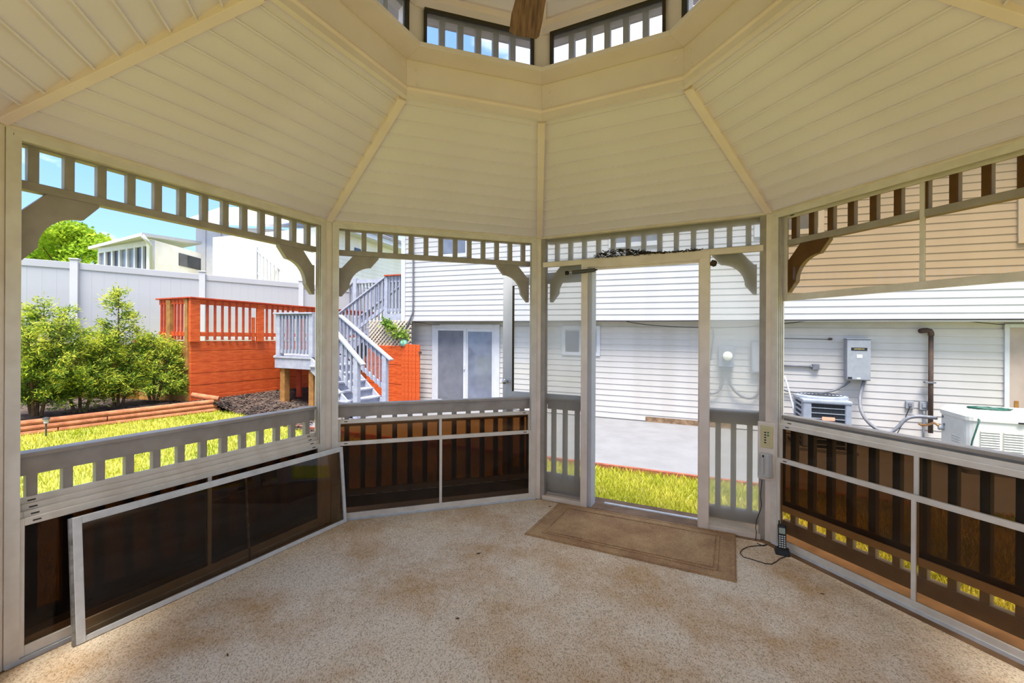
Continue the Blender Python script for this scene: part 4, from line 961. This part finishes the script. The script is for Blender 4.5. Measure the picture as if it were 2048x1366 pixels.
# landscape timbers
tdir = (TB1-TB0); 
def timber(a, b, row, label):
    p, q = TB0.lerp(TB1, a), TB0.lerp(TB1, b); z = .047+.087*row
    d = (q-p).normalized(); mb = MB(); prof = []
    s_ = Vector((d.y, -d.x, 0)).normalized(); k0 = 0
    for pt in (p, q):
        for j in range(12):
            t = 2*math.pi*j/12; cx_ = math.cos(t); cz_ = max(-.8, min(.8, math.sin(t)))
            mb.v.append(tuple(pt+s_*(.062*cx_-.012*row)+Vector((0, 0, z+.055*cz_))))
    mb.f = [tuple(range(11, -1, -1)), tuple(range(12, 24))]+[(j, (j+1) % 12, 12+(j+1) % 12, 12+j) for j in range(12)]
    mb.build('landscape_timber', 'timber', label=label, cat='timber', group='landscape timbers edging the bed')
timber(-.6, .16, 2, 'short top landscape timber beside the path light'); timber(.165, 1.0, 2, 'long reddish top landscape timber edging the shrub bed')
timber(-.6, .42, 1, 'middle landscape timber under the shrubs nearest the post'); timber(.425, 1.02, 1, 'middle landscape timber reaching toward the red wall')
timber(-.6, .20, 0, 'bottom landscape timber on the grass nearest the post'); timber(.205, 1.04, 0, 'long bottom landscape timber resting on the grass')
p_, q_ = atY(384, 790, 9.2), TB1+Vector((.08, .05, .27))
MB().tube([p_, q_], .055, 12).build('landscape_timber', 'timber', label='short reddish timber running from the red wall corner to the stacked timbers', cat='timber', group='landscape timbers edging the bed')
# path light
pl_ = atY(92, 872, 7.0); pe_ = empty('path_light', pl_, 'small dark path light on a stake in front of the timbers', 'lamp')
MB().tube([pl_, pl_+Vector((0, 0, .20))], .012, 8).build('stake', 'lantern', pe_)
MB().tube([pl_+Vector((0, 0, .20)), pl_+Vector((0, 0, .26))], .03, 12).build('lens', 'cover_grey', pe_)
MB().tube([pl_+Vector((0, 0, .26)), pl_+Vector((0, 0, .285)), pl_+Vector((0, 0, .295))], [.048, .042, .01], 14).build('cap', 'lantern', pe_)

# raised ground and retaining wall
poly = [Vector((Rl.x-12, Rl.y-5, 0)), Rl, Re, Vector((K.x, K.y, 0))+rp_*.12, Vector((Mr.x, Mr.y, 0))+rp_*.12, Vector((Mr.x, Mr.y, 0))+rd*3+rp_*.12, Vector((Mr.x+6, Mr.y+30, 0)), Vector((-40, 40, 0)), Vector((-40, 4, 0))]
MB().prism([p+Vector((0, 0, GZ-.1)) for p in poly], (0, 0, RTOP-.08-GZ+.1)).build('raised_ground', 'lawn_soil', kind='structure')
rw = empty('retaining_wall', Vector((K.x, K.y, .0)), 'orange-red painted plank retaining wall with a slatted railing on top', 'retaining wall')
z_ = .02
hts = [.21, .24, .23, .25, .22, .19]; zz = RTOP
R5 = random.Random(4)
for i, h_ in enumerate(hts):
    zz -= h_
    MB().fb(RW, 0, RW.L+2.6, -.05+R5.uniform(-.003, .006), .0+R5.uniform(-.002, .006), zz+.006, zz+h_).build('plank', 'red_paint', rw, bevel=.005)
    RB = fr2((K.x, K.y), (Re.x, Re.y)); RB.n = (-rd.x, -rd.y)
    MB().fb(RB, .04, RB.L, -.05, .0+R5.uniform(-.002, .005), zz+.006, zz+h_).build('side_plank', 'raw_wood', rw, bevel=.005)
    RC = fr2((Rl.x, Rl.y), (Re.x, Re.y)); RC.n = (RC.u[1], -RC.u[0])
    MB().fb(RC, -3, RC.L+.05, -.05, 0, zz+.006, zz+h_).build('rear_plank', 'red_paint_dull', rw, bevel=.005)
for q in (Rl+(Re-Rl)*.05, Rl+(Re-Rl)*.72): MB().box((q.x, q.y, RTOP+.1), (.11, .11, .55)).build('wall_post', 'red_paint_dull', rw)
RH = 2.24                                             # rail top
def hr(px, Y, py): return atY(px, py, Y).z
MB().fb(RW, -.04, .16, -.02, .05, RTOP-.02, RH).build('corner_post', 'red_paint', rw, bevel=.006)
MB().fb(RB, .06, .16, -.02, .04, RTOP-.6, RH-.01).build('corner_post', 'raw_wood', rw, bevel=.006)
def u_at(px): return RW.hit(px, 640, .03)[0]
for px, w_ in ((521, .17), (604, .16)): u = u_at(px); MB().fb(RW, u-w_/2, u+w_/2, -.02, .05, RTOP-.02, RH).build('rail_post', 'red_paint', rw, bevel=.006)
u = u_at(510); MB().fb(RW, u-.06, u, -.01, .04, RTOP, RTOP+.55).build('post_block', 'red_paint', rw, bevel=.005)
MB().fb(RW, -.06, RW.L+2.4, -.06, .09, RH, RH+.03).build('rail_cap', 'red_paint_dull', rw, bevel=.004)
MB().fb(RW, .15, RW.L+2.4, -.01, .03, RH-.11, RH).build('upper_rail', 'red_paint', rw, bevel=.004)
MB().fb(RW, .15, RW.L+2.4, -.01, .03, RTOP+.10, RTOP+.19).build('lower_rail', 'red_paint', rw, bevel=.004)
u1 = u_at(513); u2 = u_at(596); o = None
for a, b, n_ in ((.16, u1, 8), (u1+.13, u2, 7)):
    for k in range(1, n_): MB().fb(RW, a+(b-a)*k/n_-.02, a+(b-a)*k/n_+.02, .005, .04, RTOP+.02, RH-.02).build('slat', 'red_paint_dull', rw)
for k in range(10): MB().fb(RW, u2+.12+k*.16, u2+.16+k*.16, .005, .04, RTOP+.02, RH-.02).build('slat', 'red_paint_dull', rw)
MB().fb(RB, -.02, 1.12, -.05, .07, RH, RH+.03).build('rail_cap', 'red_paint_dull', rw, bevel=.004)
MB().fb(RB, .1, 1.05, -.01, .03, RH-.11, RH).build('upper_rail', 'red_paint', rw, bevel=.004)
MB().fb(RB, .1, 1.05, -.01, .03, RTOP+.10, RTOP+.19).build('lower_rail', 'red_paint', rw, bevel=.004)
MB().fb(RB, .62, .76, -.03, .06, -.1, RH-.02).build('rail_post', 'raw_wood', rw, bevel=.005)
for u in (.26, .38, .50, .86, .97): MB().fb(RB, u-.02, u+.02, .005, .04, RTOP+.02, RH-.02).build('slat', 'red_paint_dull', rw)
# leaning red stake below the landing
p_ = atY(598, 740, 10.6); MB().bar(p_, Vector((p_.x+.03, p_.y-.05, .05)), .10, .08, up=(0, 1, 0)).build('red_brace', 'red_paint_dull', rw)

# ================================================================== WHITE FENCE
FXV = 1700.0
def fY(px): return 8.6*(FXV-28)/(FXV-px)
fposts = [-130, 150, 405, 602, 735]
ftop = {-130: 501, 150: 524, 405: 548, 602: 566, 735: 579}
FP = [atY(px, ftop[px], fY(px)) for px in fposts]
fe_ = empty('vinyl_fence', Vector((FP[1].x, FP[1].y, RTOP-.08)), 'tall white vinyl privacy fence with square posts behind the shrubs', 'fence')
for i, p in enumerate(FP):
    MB().box((p.x, p.y, (p.z+.04+RTOP-.1)/2), (.13, .13, p.z+.04-RTOP+.1), .45).build('post', 'fence_vinyl', fe_, bevel=.006)
    mb = MB().box((p.x, p.y, p.z+.055), (.16, .16, .03), .45); k = len(mb.v)
    mb.build('post_cap', 'fence_vinyl', fe_, bevel=.008)
for i in range(len(FP)-1):
    a, b = FP[i], FP[i+1]; ff = fr2((a.x, a.y), (b.x, b.y)); k_ = (b.z-a.z)/ff.L; ff.k = k_
    MB().fb(ff, .06, ff.L-.06, -.025, .025, a.z-.15, a.z-.01).build('top_rail', 'fence_vinyl', fe_, bevel=.006)
    MB().fb(ff, .06, ff.L-.06, -.025, .025, RTOP-.08-max(0, k_*ff.L), RTOP+.06).build('bottom_rail', 'fence_vinyl', fe_, bevel=.006)
    nb = max(8, int(ff.L/.2)); wdt = (ff.L-.12)/nb
    for j in range(nb): MB().fb(ff, .06+j*wdt+.0005, .06+(j+1)*wdt-.0005, -.011, .011, RTOP-.05, a.z-.145).build('fence_board', 'fence_vinyl', fe_)

# ================================================================== STAIRCASE (grey painted wood)
st = empty('staircase', HF.w(-6.6, 2.1, -.25), 'grey painted wooden staircase with landing and slatted railings beside the house', 'staircase')
LZ = .94
lpoly = [(-7.72, 2.62), (-6.60, 2.62), (-6.60, 1.58), (-8.0, 1.2), (-8.0, -.85), (-9.1, -.85), (-9.1, 1.2)]
MB().prism([HF.w(u, n, LZ-.04) for u, n in lpoly], (0, 0, .04)).build('landing_deck', 'grey_paint', st)
MB().fb(HF, -7.70, -6.60, 2.55, 2.60, LZ-.27, LZ-.04).build('landing_fascia', 'grey_paint', st, bevel=.004)
MB().fb(HF, -7.70, -7.65, 1.3, 2.58, LZ-.27, LZ-.04).build('landing_fascia', 'grey_paint', st, bevel=.004)
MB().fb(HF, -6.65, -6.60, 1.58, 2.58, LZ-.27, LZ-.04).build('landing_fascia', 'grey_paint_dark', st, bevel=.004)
for u, n in ((-7.52, 2.48), (-6.66, 2.48), (-7.52, 1.5), (-6.72, 1.6)): MB().fb(HF, u-.07, u+.07, n-.07, n+.07, -.45, LZ-.04).build('leg', 'raw_wood', st, bevel=.004)
def handrail(a, b, w_=.13, h_=.04): MB().bar(a, b, w_, h_).build('handrail', 'grey_paint', st, bevel=.006)
def newel(u, n, z0, z1, w_=.05): MB().fb(HF, u-w_, u+w_, n-w_, n+w_, z0, z1).build('newel_post', 'grey_paint', st, bevel=.005)
def balus(u, n, z0, z1): MB().fb(HF, u-.019, u+.019, n-.019, n+.019, z0, z1).build('baluster', 'grey_paint_dark', st)
# landing railing
newel(-7.60, 2.55, LZ, LZ+.93, .06); newel(-6.62, 2.55, LZ, LZ+.93, .06)
MB().fb(HF, -7.72, -6.56, 2.48, 2.64, LZ+.93, LZ+.965).build('handrail', 'grey_paint', st, bevel=.006)
MB().fb(HF, -7.55, -6.66, 2.54, 2.58, LZ+.83, LZ+.93).build('upper_rail', 'grey_paint_dark', st)
MB().fb(HF, -7.55, -6.66, 2.54, 2.58, LZ+.07, LZ+.15).build('lower_rail', 'grey_paint', st)
for k in range(8): balus(-7.45+k*.105, 2.60, LZ+.06, LZ+.90)
for k in range(6): MB().fb(HF, -7.64, -7.60, 1.5+k*.17, 1.54+k*.17, LZ+.06, LZ+.93).build('baluster', 'grey_paint_dark', st)
MB().fb(HF, -7.68, -7.55, 1.3, 2.6, LZ+.93, LZ+.965).build('handrail', 'grey_paint', st, bevel=.006)
# lower flight
NR = 7; RISE = (LZ+.27)/NR; RUN = .205
for k in range(NR-1):
    z = LZ-RISE*(k+1); u = -6.60+RUN*k
    MB().fb(HF, u-.01, u+RUN+.03, 1.58, 2.66, z-.035, z).build('tread', 'grey_paint', st, bevel=.004)
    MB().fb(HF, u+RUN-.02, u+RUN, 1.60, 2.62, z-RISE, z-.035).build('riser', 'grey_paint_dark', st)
ue = -6.60+RUN*(NR-1)
for n in (1.60, 2.58):
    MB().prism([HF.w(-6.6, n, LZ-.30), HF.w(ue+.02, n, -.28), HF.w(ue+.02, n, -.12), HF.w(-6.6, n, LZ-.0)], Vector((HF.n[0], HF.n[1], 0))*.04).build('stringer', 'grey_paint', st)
sl_ = -RISE/RUN
for n, (pa, pb) in ((2.58, ((683, 677), (727, 730))), (1.62, ((683, 633), (783, 720)))):
    q0 = HF.hit(*pa, n); q1 = HF.hit(*pb, n); g = (q1[1]-q0[1])/(q1[0]-q0[0])
    ub = q1[0]; hl = lambda u: q1[1]+g*(u-ub)
    u_top = max(-7.0, ub-(LZ+.95-q1[1])/(-g))
    handrail(HF.w(u_top, n, hl(u_top)), HF.w(ub, n, hl(ub)))
    newel(ub-.17, n, -.27, hl(ub-.17)-.02, .055)
    MB().bar(HF.w(u_top, n, hl(u_top)-.11), HF.w(ub-.2, n, hl(ub-.2)-.11), .03, .09).build('upper_rail', 'grey_paint_dark', st)
    MB().bar(HF.w(u_top, n, hl(u_top)-.76), HF.w(ub-.2, n, hl(ub-.2)-.76), .035, .09).build('lower_rail', 'grey_paint', st)
    uu = ub-.30
    while uu > u_top: balus(uu, n+.02, hl(uu)-.82, hl(uu)-.06); uu -= .115
# upper flight toward the house side door
qa = HF.hit(683, 625, .2); qb = HF.hit(775, 553, .2); g = (qb[1]-qa[1])/(qb[0]-qa[0]); DZ = qb[1]-.98
hl = lambda u: qb[1]+g*(u-qb[0])
ns = 6; r2 = (DZ-LZ)/ns; run2 = r2/g; us = qb[0]-.05-run2*(ns-1)
for k in range(ns-1):
    z = LZ+r2*(k+1); u = us+run2*k
    MB().fb(HF, u-.03, u+run2+.02, -.72, .24, z-.035, z).build('tread', 'grey_paint', st, bevel=.004)
    MB().fb(HF, u, u+.02, -.70, .22, z-r2, z-.035).build('riser', 'grey_paint_dark', st)
for n in (-.72, .20): MB().prism([HF.w(us-.1, n, LZ-.22), HF.w(qb[0]+.02, n, DZ-.26), HF.w(qb[0]+.02, n, DZ-.02), HF.w(us-.1, n, LZ+.05)], Vector((HF.n[0], HF.n[1], 0))*.04).build('stringer', 'grey_paint_dark', st)
for n in (.22, -.70):
    handrail(HF.w(us-.2, n, hl(us-.2)), HF.w(qb[0], n, hl(qb[0])))
    MB().bar(HF.w(us-.2, n, hl(us-.2)-.78), HF.w(qb[0]-.05, n, hl(qb[0]-.05)-.78), .035, .09).build('lower_rail', 'grey_paint', st)
    newel(qb[0]+.0, n, DZ-.3, qb[1]-.02, .05); newel(us-.15, n, LZ-.3, hl(us-.15)-.02, .05)
    uu = qb[0]-.12
    while uu > us-.1: balus(uu, n+.02, hl(uu)-.84, hl(uu)-.03); uu -= .125
MB().fb(HF, qb[0]-.02, -5.98, -1.9, .28, DZ-.04, DZ).build('top_deck', 'grey_paint', st)
MB().fb(HF, qb[0]-.02, -5.98, .24, .28, DZ-.24, DZ-.04).build('deck_fascia', 'grey_paint', st)
MB().fb(HF, qb[0]-.04, -5.98, .16, .30, qb[1], qb[1]+.03).build('handrail', 'red_paint_dull', st)
uu = qb[0]+.10
while uu < -6.02: balus(uu, .24, DZ+.02, qb[1]); uu += .11
MB().fb(HF, qb[0], -5.98, .20, .24, DZ+.06, DZ+.14).build('lower_rail', 'grey_paint', st)
MB().fb(HF, qb[0], -5.98, .20, .24, qb[1]-.12, qb[1]).build('upper_rail', 'grey_paint_dark', st)
for u, n in ((qb[0]+.05, .15), (qb[0]+.05, -1.7)): MB().fb(HF, u-.06, u+.06, n-.06, n+.06, -.3, DZ-.04).build('leg', 'grey_paint_dark', st)
# far rail of the upper deck run seen behind
q0 = HF.hit(685, 585, -1.4); q1 = HF.hit(712, 560, -1.4)
newel(q1[0], -1.4, LZ, q1[1]+.05, .07); handrail(HF.w(q0[0]-.5, -1.4, q0[1]-.45), HF.w(q1[0], -1.4, q1[1]))
for k in range(7): balus(q1[0]-.14-k*.12, -1.4, q1[1]-.95-.1*k, q1[1]-.12-.1*k)
MB().fb(HF, q1[0], qb[0]+.3, -1.45, -1.35, q1[1]-.12, q1[1]).build('upper_rail', 'grey_paint', st)
for k in range(12): balus(q1[0]+.18+k*.13, -1.4, q1[1]-.95, q1[1]-.1)

# ---- lattice, red gate, vine, glass ball
la = empty('lattice_panel', HF.w(-6.5, .1, 1.1), 'weathered diagonal lattice panel under the house corner', 'lattice')
q0 = HF.hit(738, 641, .33); q1 = HF.hit(822, 692, .33); LU0, LU1, LL0, LL1 = q0[0], q1[0], q1[1]-.05, q0[1]
def strip(sgn, c, n):
    # line u*sgn + l = c clipped to the rectangle
    pts = []
    for u in (LU0, LU1):
        l = c-sgn*u
        if LL0-1e-6 <= l <= LL1+1e-6: pts.append((u, l))
    for l in (LL0, LL1):
        u = (c-l)/sgn
        if LU0-1e-6 <= u <= LU1+1e-6: pts.append((u, l))
    pts = sorted(set((round(a, 4), round(b, 4)) for a, b in pts))
    if len(pts) >= 2 and math.hypot(pts[0][0]-pts[-1][0], pts[0][1]-pts[-1][1]) > .05:
        MB().bar(HF.w(pts[0][0], n, pts[0][1]), HF.w(pts[-1][0], n, pts[-1][1]), .008, .045, up=(0, 0, 1)).build('lattice_strip', 'lattice_wood', la)
for k in range(-4, 26):
    strip(1, LU0+LL0+k*.115, .315); strip(-1, -LU1+LL0+k*.115, .328)
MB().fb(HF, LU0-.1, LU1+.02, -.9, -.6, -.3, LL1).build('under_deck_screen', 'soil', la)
ga = empty('red_gate', HF.w(-5.9, .4, -.28), 'orange-red plank gate with vertical boards below the lattice', 'gate')
q0 = HF.hit(764, 691, .38); q1 = HF.hit(803, 688, .38); q2 = HF.hit(840, 690, .38)
for k in range(6): MB().fb(HF, q0[0]-.5, q1[0], .33, .37+.004*(k % 2), q0[1]-.245*(k+1)+.006, q0[1]-.245*k).build('cross_plank', 'red_paint', ga, bevel=.004)
nb = 5; w_ = (q2[0]-q1[0])/nb
for k in range(nb): MB().fb(HF, q1[0]+w_*k+.004, q1[0]+w_*(k+1)-.004, .36, .40+.005*(k % 2), -.26, q1[1]+.01-.006*k).build('gate_board', 'red_paint', ga, bevel=.004)
MB().fb(HF, q2[0]-.01, q2[0]+.05, .38, .42, q2[1]-.22, q2[1]-.16).build('latch', 'iron_pipe', ga)
q = HF.hit(808, 686, .36); MB().ball(HF.w(q[0], .36, q[1]), .10, 16, 12).build('glass_ball', 'glass_ball', label='turquoise glass ball perched on the red gate', cat='garden ornament', smooth=True)

# ---- foliage helpers
def leaf_mesh(name, P, D, Ln, Wd, rs, material, parent=None, **kw):
    n = len(P); D = D/np.linalg.norm(D, axis=1, keepdims=True)
    R_ = rs.normal(size=(n, 3)); S = np.cross(D, R_); S /= np.linalg.norm(S, axis=1, keepdims=True)+1e-9
    V = np.zeros((n, 4, 3)); V[:, 0] = P; V[:, 1] = P+D*Ln[:, None]*.5+S*Wd[:, None]*.5; V[:, 2] = P+D*Ln[:, None]; V[:, 3] = P+D*Ln[:, None]*.5-S*Wd[:, None]*.5
    org = P.mean(0); V -= org
    me = bpy.data.meshes.new(name); me.vertices.add(n*4); me.vertices.foreach_set('co', V.ravel())
    me.loops.add(n*4); me.loops.foreach_set('vertex_index', np.arange(n*4, dtype=np.int32)); me.polygons.add(n)
    me.polygons.foreach_set('loop_start', (np.arange(n)*4).astype(np.int32)); me.polygons.foreach_set('loop_total', np.full(n, 4, dtype=np.int32)); me.update(); me.materials.append(MAT[material])
    o = bpy.data.objects.new(name, me); COL.objects.link(o); WL[o.name] = Vector(org)
    if parent is not None: o.parent = parent; o.location = Vector(org)-WL[parent.name]
    else: o.location = Vector(org)
    return tag(o, **kw)
def conifer(px, py_base, Y, height, rad, seed, label, leaders=((0, 0, 1.0),)):
    rs = np.random.RandomState(seed); base = atY(px, py_base, Y)
    e_ = empty('conifer_shrub', base, label, 'shrub', 'conifer shrubs in the bed')
    br = MB(); P1, D1, P2, D2 = [], [], [], []
    for lx, ly, hf in leaders:
        top = np.array([base.x+lx, base.y+ly, base.z+height*hf]); b0 = np.array([base.x+lx*.2, base.y+ly*.2, base.z])
        br.tube([Vector(b0), Vector(b0*.5+top*.5), Vector(top)], [.028, .018, .005], 6)
        nbr = int(70*hf)
        for k in range(nbr):
            t = rs.uniform(.05, 1.0)**.85; p0 = b0+(top-b0)*t
            reach = rad*hf*(1-t)**.65*rs.uniform(.55, 1.1)+.07; a = rs.uniform(0, 2*np.pi)
            d = np.array([np.cos(a), np.sin(a), rs.uniform(.15, .7)]); d /= np.linalg.norm(d)
            ctrl = p0+d*reach*.6; tip = p0+d*reach+np.array([0, 0, -.10*reach+.02])
            if k % 3 == 0: br.tube([Vector(p0), Vector(ctrl), Vector(tip)], [.008, .005, .002], 4)
            nl = int(34+120*reach)
            s_ = rs.uniform(.15, 1.0, nl)**.7
            Q = (1-s_)[:, None]**2*p0+2*((1-s_)*s_)[:, None]*ctrl+(s_**2)[:, None]*tip
            Q = Q+rs.normal(scale=.045, size=(nl, 3))
            dd = d*.8+rs.normal(scale=.6, size=(nl, 3))+np.array([0, 0, -.08])
            new = (s_ > .62) & (rs.uniform(size=nl) < (.35+.65*t))
            P2.append(Q[new]); D2.append(dd[new]); P1.append(Q[~new]); D1.append(dd[~new])
    P1, D1, P2, D2 = map(np.concatenate, (P1, D1, P2, D2))
    br.build('branches', 'branch', e_)
    leaf_mesh('foliage', P1, D1, rs.uniform(.04, .10, len(P1)), rs.uniform(.010, .024, len(P1)), rs, 'foliage_dark', e_, kind='stuff')
    leaf_mesh('new_growth', P2, D2, rs.uniform(.04, .10, len(P2)), rs.uniform(.010, .020, len(P2)), rs, 'foliage_tip', e_, kind='stuff')
conifer(70, 832, 7.75, 2.0, .85, 21, 'bushy green conifer shrub nearest the near post', ((-.35, 0, .85), (.05, .1, .98), (.42, .1, .92), (.2, -.3, .7)))
conifer(160, 826, 8.25, 1.7, .80, 22, 'rounded conifer shrub in the middle of the bed', ((0, 0, .9), (.35, .15, .80), (-.3, -.2, .75)))
conifer(236, 815, 8.75, 2.25, .72, 23, 'tall pointed conifer shrub with a leader rising above the red stake', ((0, 0, 1.0), (.3, .1, .66), (-.3, 0, .62)))
conifer(308, 800, 9.15, 1.35, .62, 24, 'low conifer shrub beside the red wall return', ((0, 0, .95), (.28, .1, .85), (-.3, -.1, .8)))
# vine on the lattice
rs = np.random.RandomState(9); P = []
for px, py, r_ in ((775, 650, .16), (772, 645, .14), (790, 668, .16), (801, 664, .16), (808, 672, .13), (784, 656, .10)):
    c = np.array(hw(.40, px, py)); P.append(c+rs.normal(scale=r_*.45, size=(60, 3))*np.array([1, .4, 1]))
P = np.concatenate(P); leaf_mesh('climbing_vine', P, rs.normal(size=P.shape), rs.uniform(.06, .11, len(P)), rs.uniform(.04, .07, len(P)), rs, 'vine_leaf', label='leafy green vine climbing on the lattice panel', cat='vine', kind='stuff')
# tree beyond the fence
rs = np.random.RandomState(31); tb = atY(130, 600, 30); tb.z = 1.2
te = empty('broadleaf_tree', tb, 'round bright green tree beyond the white fence', 'tree')
MB().tube([tb, tb+Vector((.1, 0, 2.5)), tb+Vector((0, 0, 5.0))], [.3, .22, .12], 10).build('trunk', 'tree_bark', te, smooth=True)
P = []
for px, py, r_ in ((128, 478, 1.6), (95, 490, 1.5), (165, 490, 1.6), (60, 500, 1.5), (200, 498, 1.3), (130, 510, 1.8), (75, 520, 1.6), (180, 518, 1.6), (40, 520, 1.3), (115, 462, 1.1), (150, 466, 1.0), (215, 505, .9), (20, 505, 1.4), (-30, 515, 1.6)):
    c = np.array(atY(px, py, 30+rs.uniform(-1.5, 1.5))); d = rs.normal(size=(760, 3)); d /= np.linalg.norm(d, axis=1, keepdims=True)
    P.append(c+d*r_*(rs.uniform(.35, 1.05, 760)**.5)[:, None]*np.array([1, 1, .72]))
P = np.concatenate(P); leaf_mesh('crown', P, rs.normal(size=P.shape), rs.uniform(.16, .34, len(P)), rs.uniform(.10, .2, len(P)), rs, 'tree_leaf', te, kind='stuff')
mb = MB()
for k in range(14):
    q = Vector(P[rs.randint(len(P))]); mb.tube([tb+Vector((0, 0, 3.2+.15*k)), (tb+Vector((0, 0, 4.2))).lerp(q, .5), q], [.09, .05, .02], 5)
mb.build('limbs', 'tree_bark', te)

# ================================================================== NEIGHBOURING BUILDINGS
# sunroom
s0, s1 = atY(196, 520, 15.6), atY(301, 520, 14.2); SF = fr2((s0.x, s0.y), (s1.x, s1.y)); SF.n = (SF.u[1], -SF.u[0])
s2 = atY(402, 520, 16.6); SG = fr2((s1.x, s1.y), (s2.x, s2.y)); SG.n = (SG.u[1], -SG.u[0])
sr = empty('sunroom', Vector((s1.x, s1.y, 1.2)), 'neighbouring sunroom with dark windows and a white shed roof', 'building')
zt = atY(301, 483, 14.2).z; zb = 1.2; zw0 = atY(250, 540, 14.9).z-.4; L_ = SF.L
MB().fb(SF, 0, L_, -.12, 0, zb, zw0).build('lower_wall', 'trim_white', sr)
MB().fb(SF, 0, L_, -.12, 0.0, zt-.12, zt+.05).build('upper_wall', 'trim_white', sr)
for k in range(8):
    u = L_*k/7; MB().fb(SF, max(0, u-.05), min(L_, u+.05), -.12, .01, zw0, zt-.1).build('mullion', 'trim_white', sr)
for k in range(7): MB().fb(SF, L_*k/7+.05, L_*(k+1)/7-.05, -.07, -.05, zw0, zt-.12).build('pane', 'dark_glass' if k in (1, 2, 5, 6) else 'window_glass', sr)
MB().fb(SG, 0.02, SG.L, -.15, 0, zb, zt+.08).build('side_wall', 'siding_cream', sr)
MB().fb(SG, SG.L*.52, SG.L*.98, .0, .03, zt-.55, zt-.12).build('side_window', 'dark_glass', sr)
e = [atY(176, 493, 15.9), atY(284, 465, 13.7), atY(404, 483, 16.9)]; e.append(e[0]+(e[2]-e[1]))
MB().hexa([Vector(p)+Vector((0, 0, -.10)) for p in e]+[Vector(p) for p in e]).build('shed_roof', 'trim_white', sr)
MB().tube([atY(284, 470, 13.75), atY(297, 485, 13.9), atY(303, 492, 14.1), atY(303, 545, 14.1)], .055, 8).build('downspout', 'trim_white', sr, smooth=True)
# white building behind
b0, b1 = atY(398, 520, 18.0), atY(640, 520, 18.8); BF = fr2((b0.x, b0.y), (b1.x, b1.y)); BF.n = (BF.u[1], -BF.u[0])
wb = empty('white_building', Vector((b0.x, b0.y, 1.2)), 'plain white building rising behind the vinyl fence', 'building')
zt = atY(400, 452, 18.0).z
MB().fb(BF, 0, BF.L+3, -6, 0, 1.2, zt).build('wall', 'trim_white', wb)
MB().fb(BF, -.1, .25, 0, .04, 1.2, zt).build('corner_board', 'fence_vinyl', wb)
u = BF.hit(437, 500, 0)[0]; MB().fb(BF, u-.05, u+.1, 0, .05, 1.2, zt).build('corner_board', 'fence_vinyl', wb)
r0 = [BF.w(-.4, .4, zt), BF.w(BF.L+3.4, .4, zt), BF.w(BF.L+3.4, -3, zt+1.5), BF.w(-.4, -3, zt+1.5)]
MB().hexa(r0+[p+Vector((0, 0, .12)) for p in r0]).build('roof_slope', 'fence_vinyl', wb)
# white stair railing of the neighbour
a, b = atY(512, 500, 15.2), atY(590, 562, 15.6); nr = empty('stair_railing', Vector((a.x, a.y, 1.3)), 'thin white stair railing descending behind the fence', 'railing')
MB().bar(a, b, .06, .06).build('handrail', 'trim_white', nr); MB().bar(a-Vector((0, 0, .75)), b-Vector((0, 0, .75)), .05, .05).build('lower_rail', 'trim_white', nr)
for k in range(12): p = a.lerp(b, k/11); MB().box((p.x, p.y, p.z-.4), (.035, .035, .82)).build('baluster', 'trim_white', nr)
MB().box((a.x, a.y, a.z-.5), (.1, .1, 1.2)).build('newel_post', 'trim_white', nr)
# clapboard neighbour behind the stairs
n0, n1 = atY(560, 500, 13.2), atY(812, 500, 19.6); NF = fr2((n0.x, n0.y), (n1.x, n1.y)); NF.n = (NF.u[1], -NF.u[0])
nh = empty('neighbour_house', Vector((n0.x, n0.y, 1.2)), 'cream clapboard house with shingled roof seen above the stairs', 'building')
ua = NF.hit(645, 500, 0)[0]; zt = NF.hit(720, 478, 0)[1]
for k in range(24): board(NF, ua, NF.L+4, 0, zt-(k+1)*.15, .15, 'siding_cream', nh)
MB().fb(NF, ua, NF.L+4, -5, -.015, 1.2, zt).build('wall_core', 'siding_cream', nh)
MB().fb(NF, ua-.4, NF.L+4, .0, .45, zt-.02, zt+.03).build('soffit', 'trim_white', nh)
MB().fb(NF, ua-.4, NF.L+4, .42, .47, zt+.0, zt+.20).build('fascia', 'trim_white', nh)
r0 = [NF.w(ua-.4, .5, zt+.18), NF.w(NF.L+4, .5, zt+.18), NF.w(NF.L+4, -4, zt+2.0), NF.w(ua-.4, -4, zt+2.0)]
MB().hexa(r0+[p+Vector((0, 0, .1)) for p in r0]).build('roof_slope', 'roof_shingle', nh)
u = NF.hit(712, 500, 0)[0]; MB().fb(NF, u-.1, u+.25, 0, .03, NF.hit(712, 512, 0)[1], NF.hit(712, 496, 0)[1]).build('vent_window', 'dark_glass', nh)
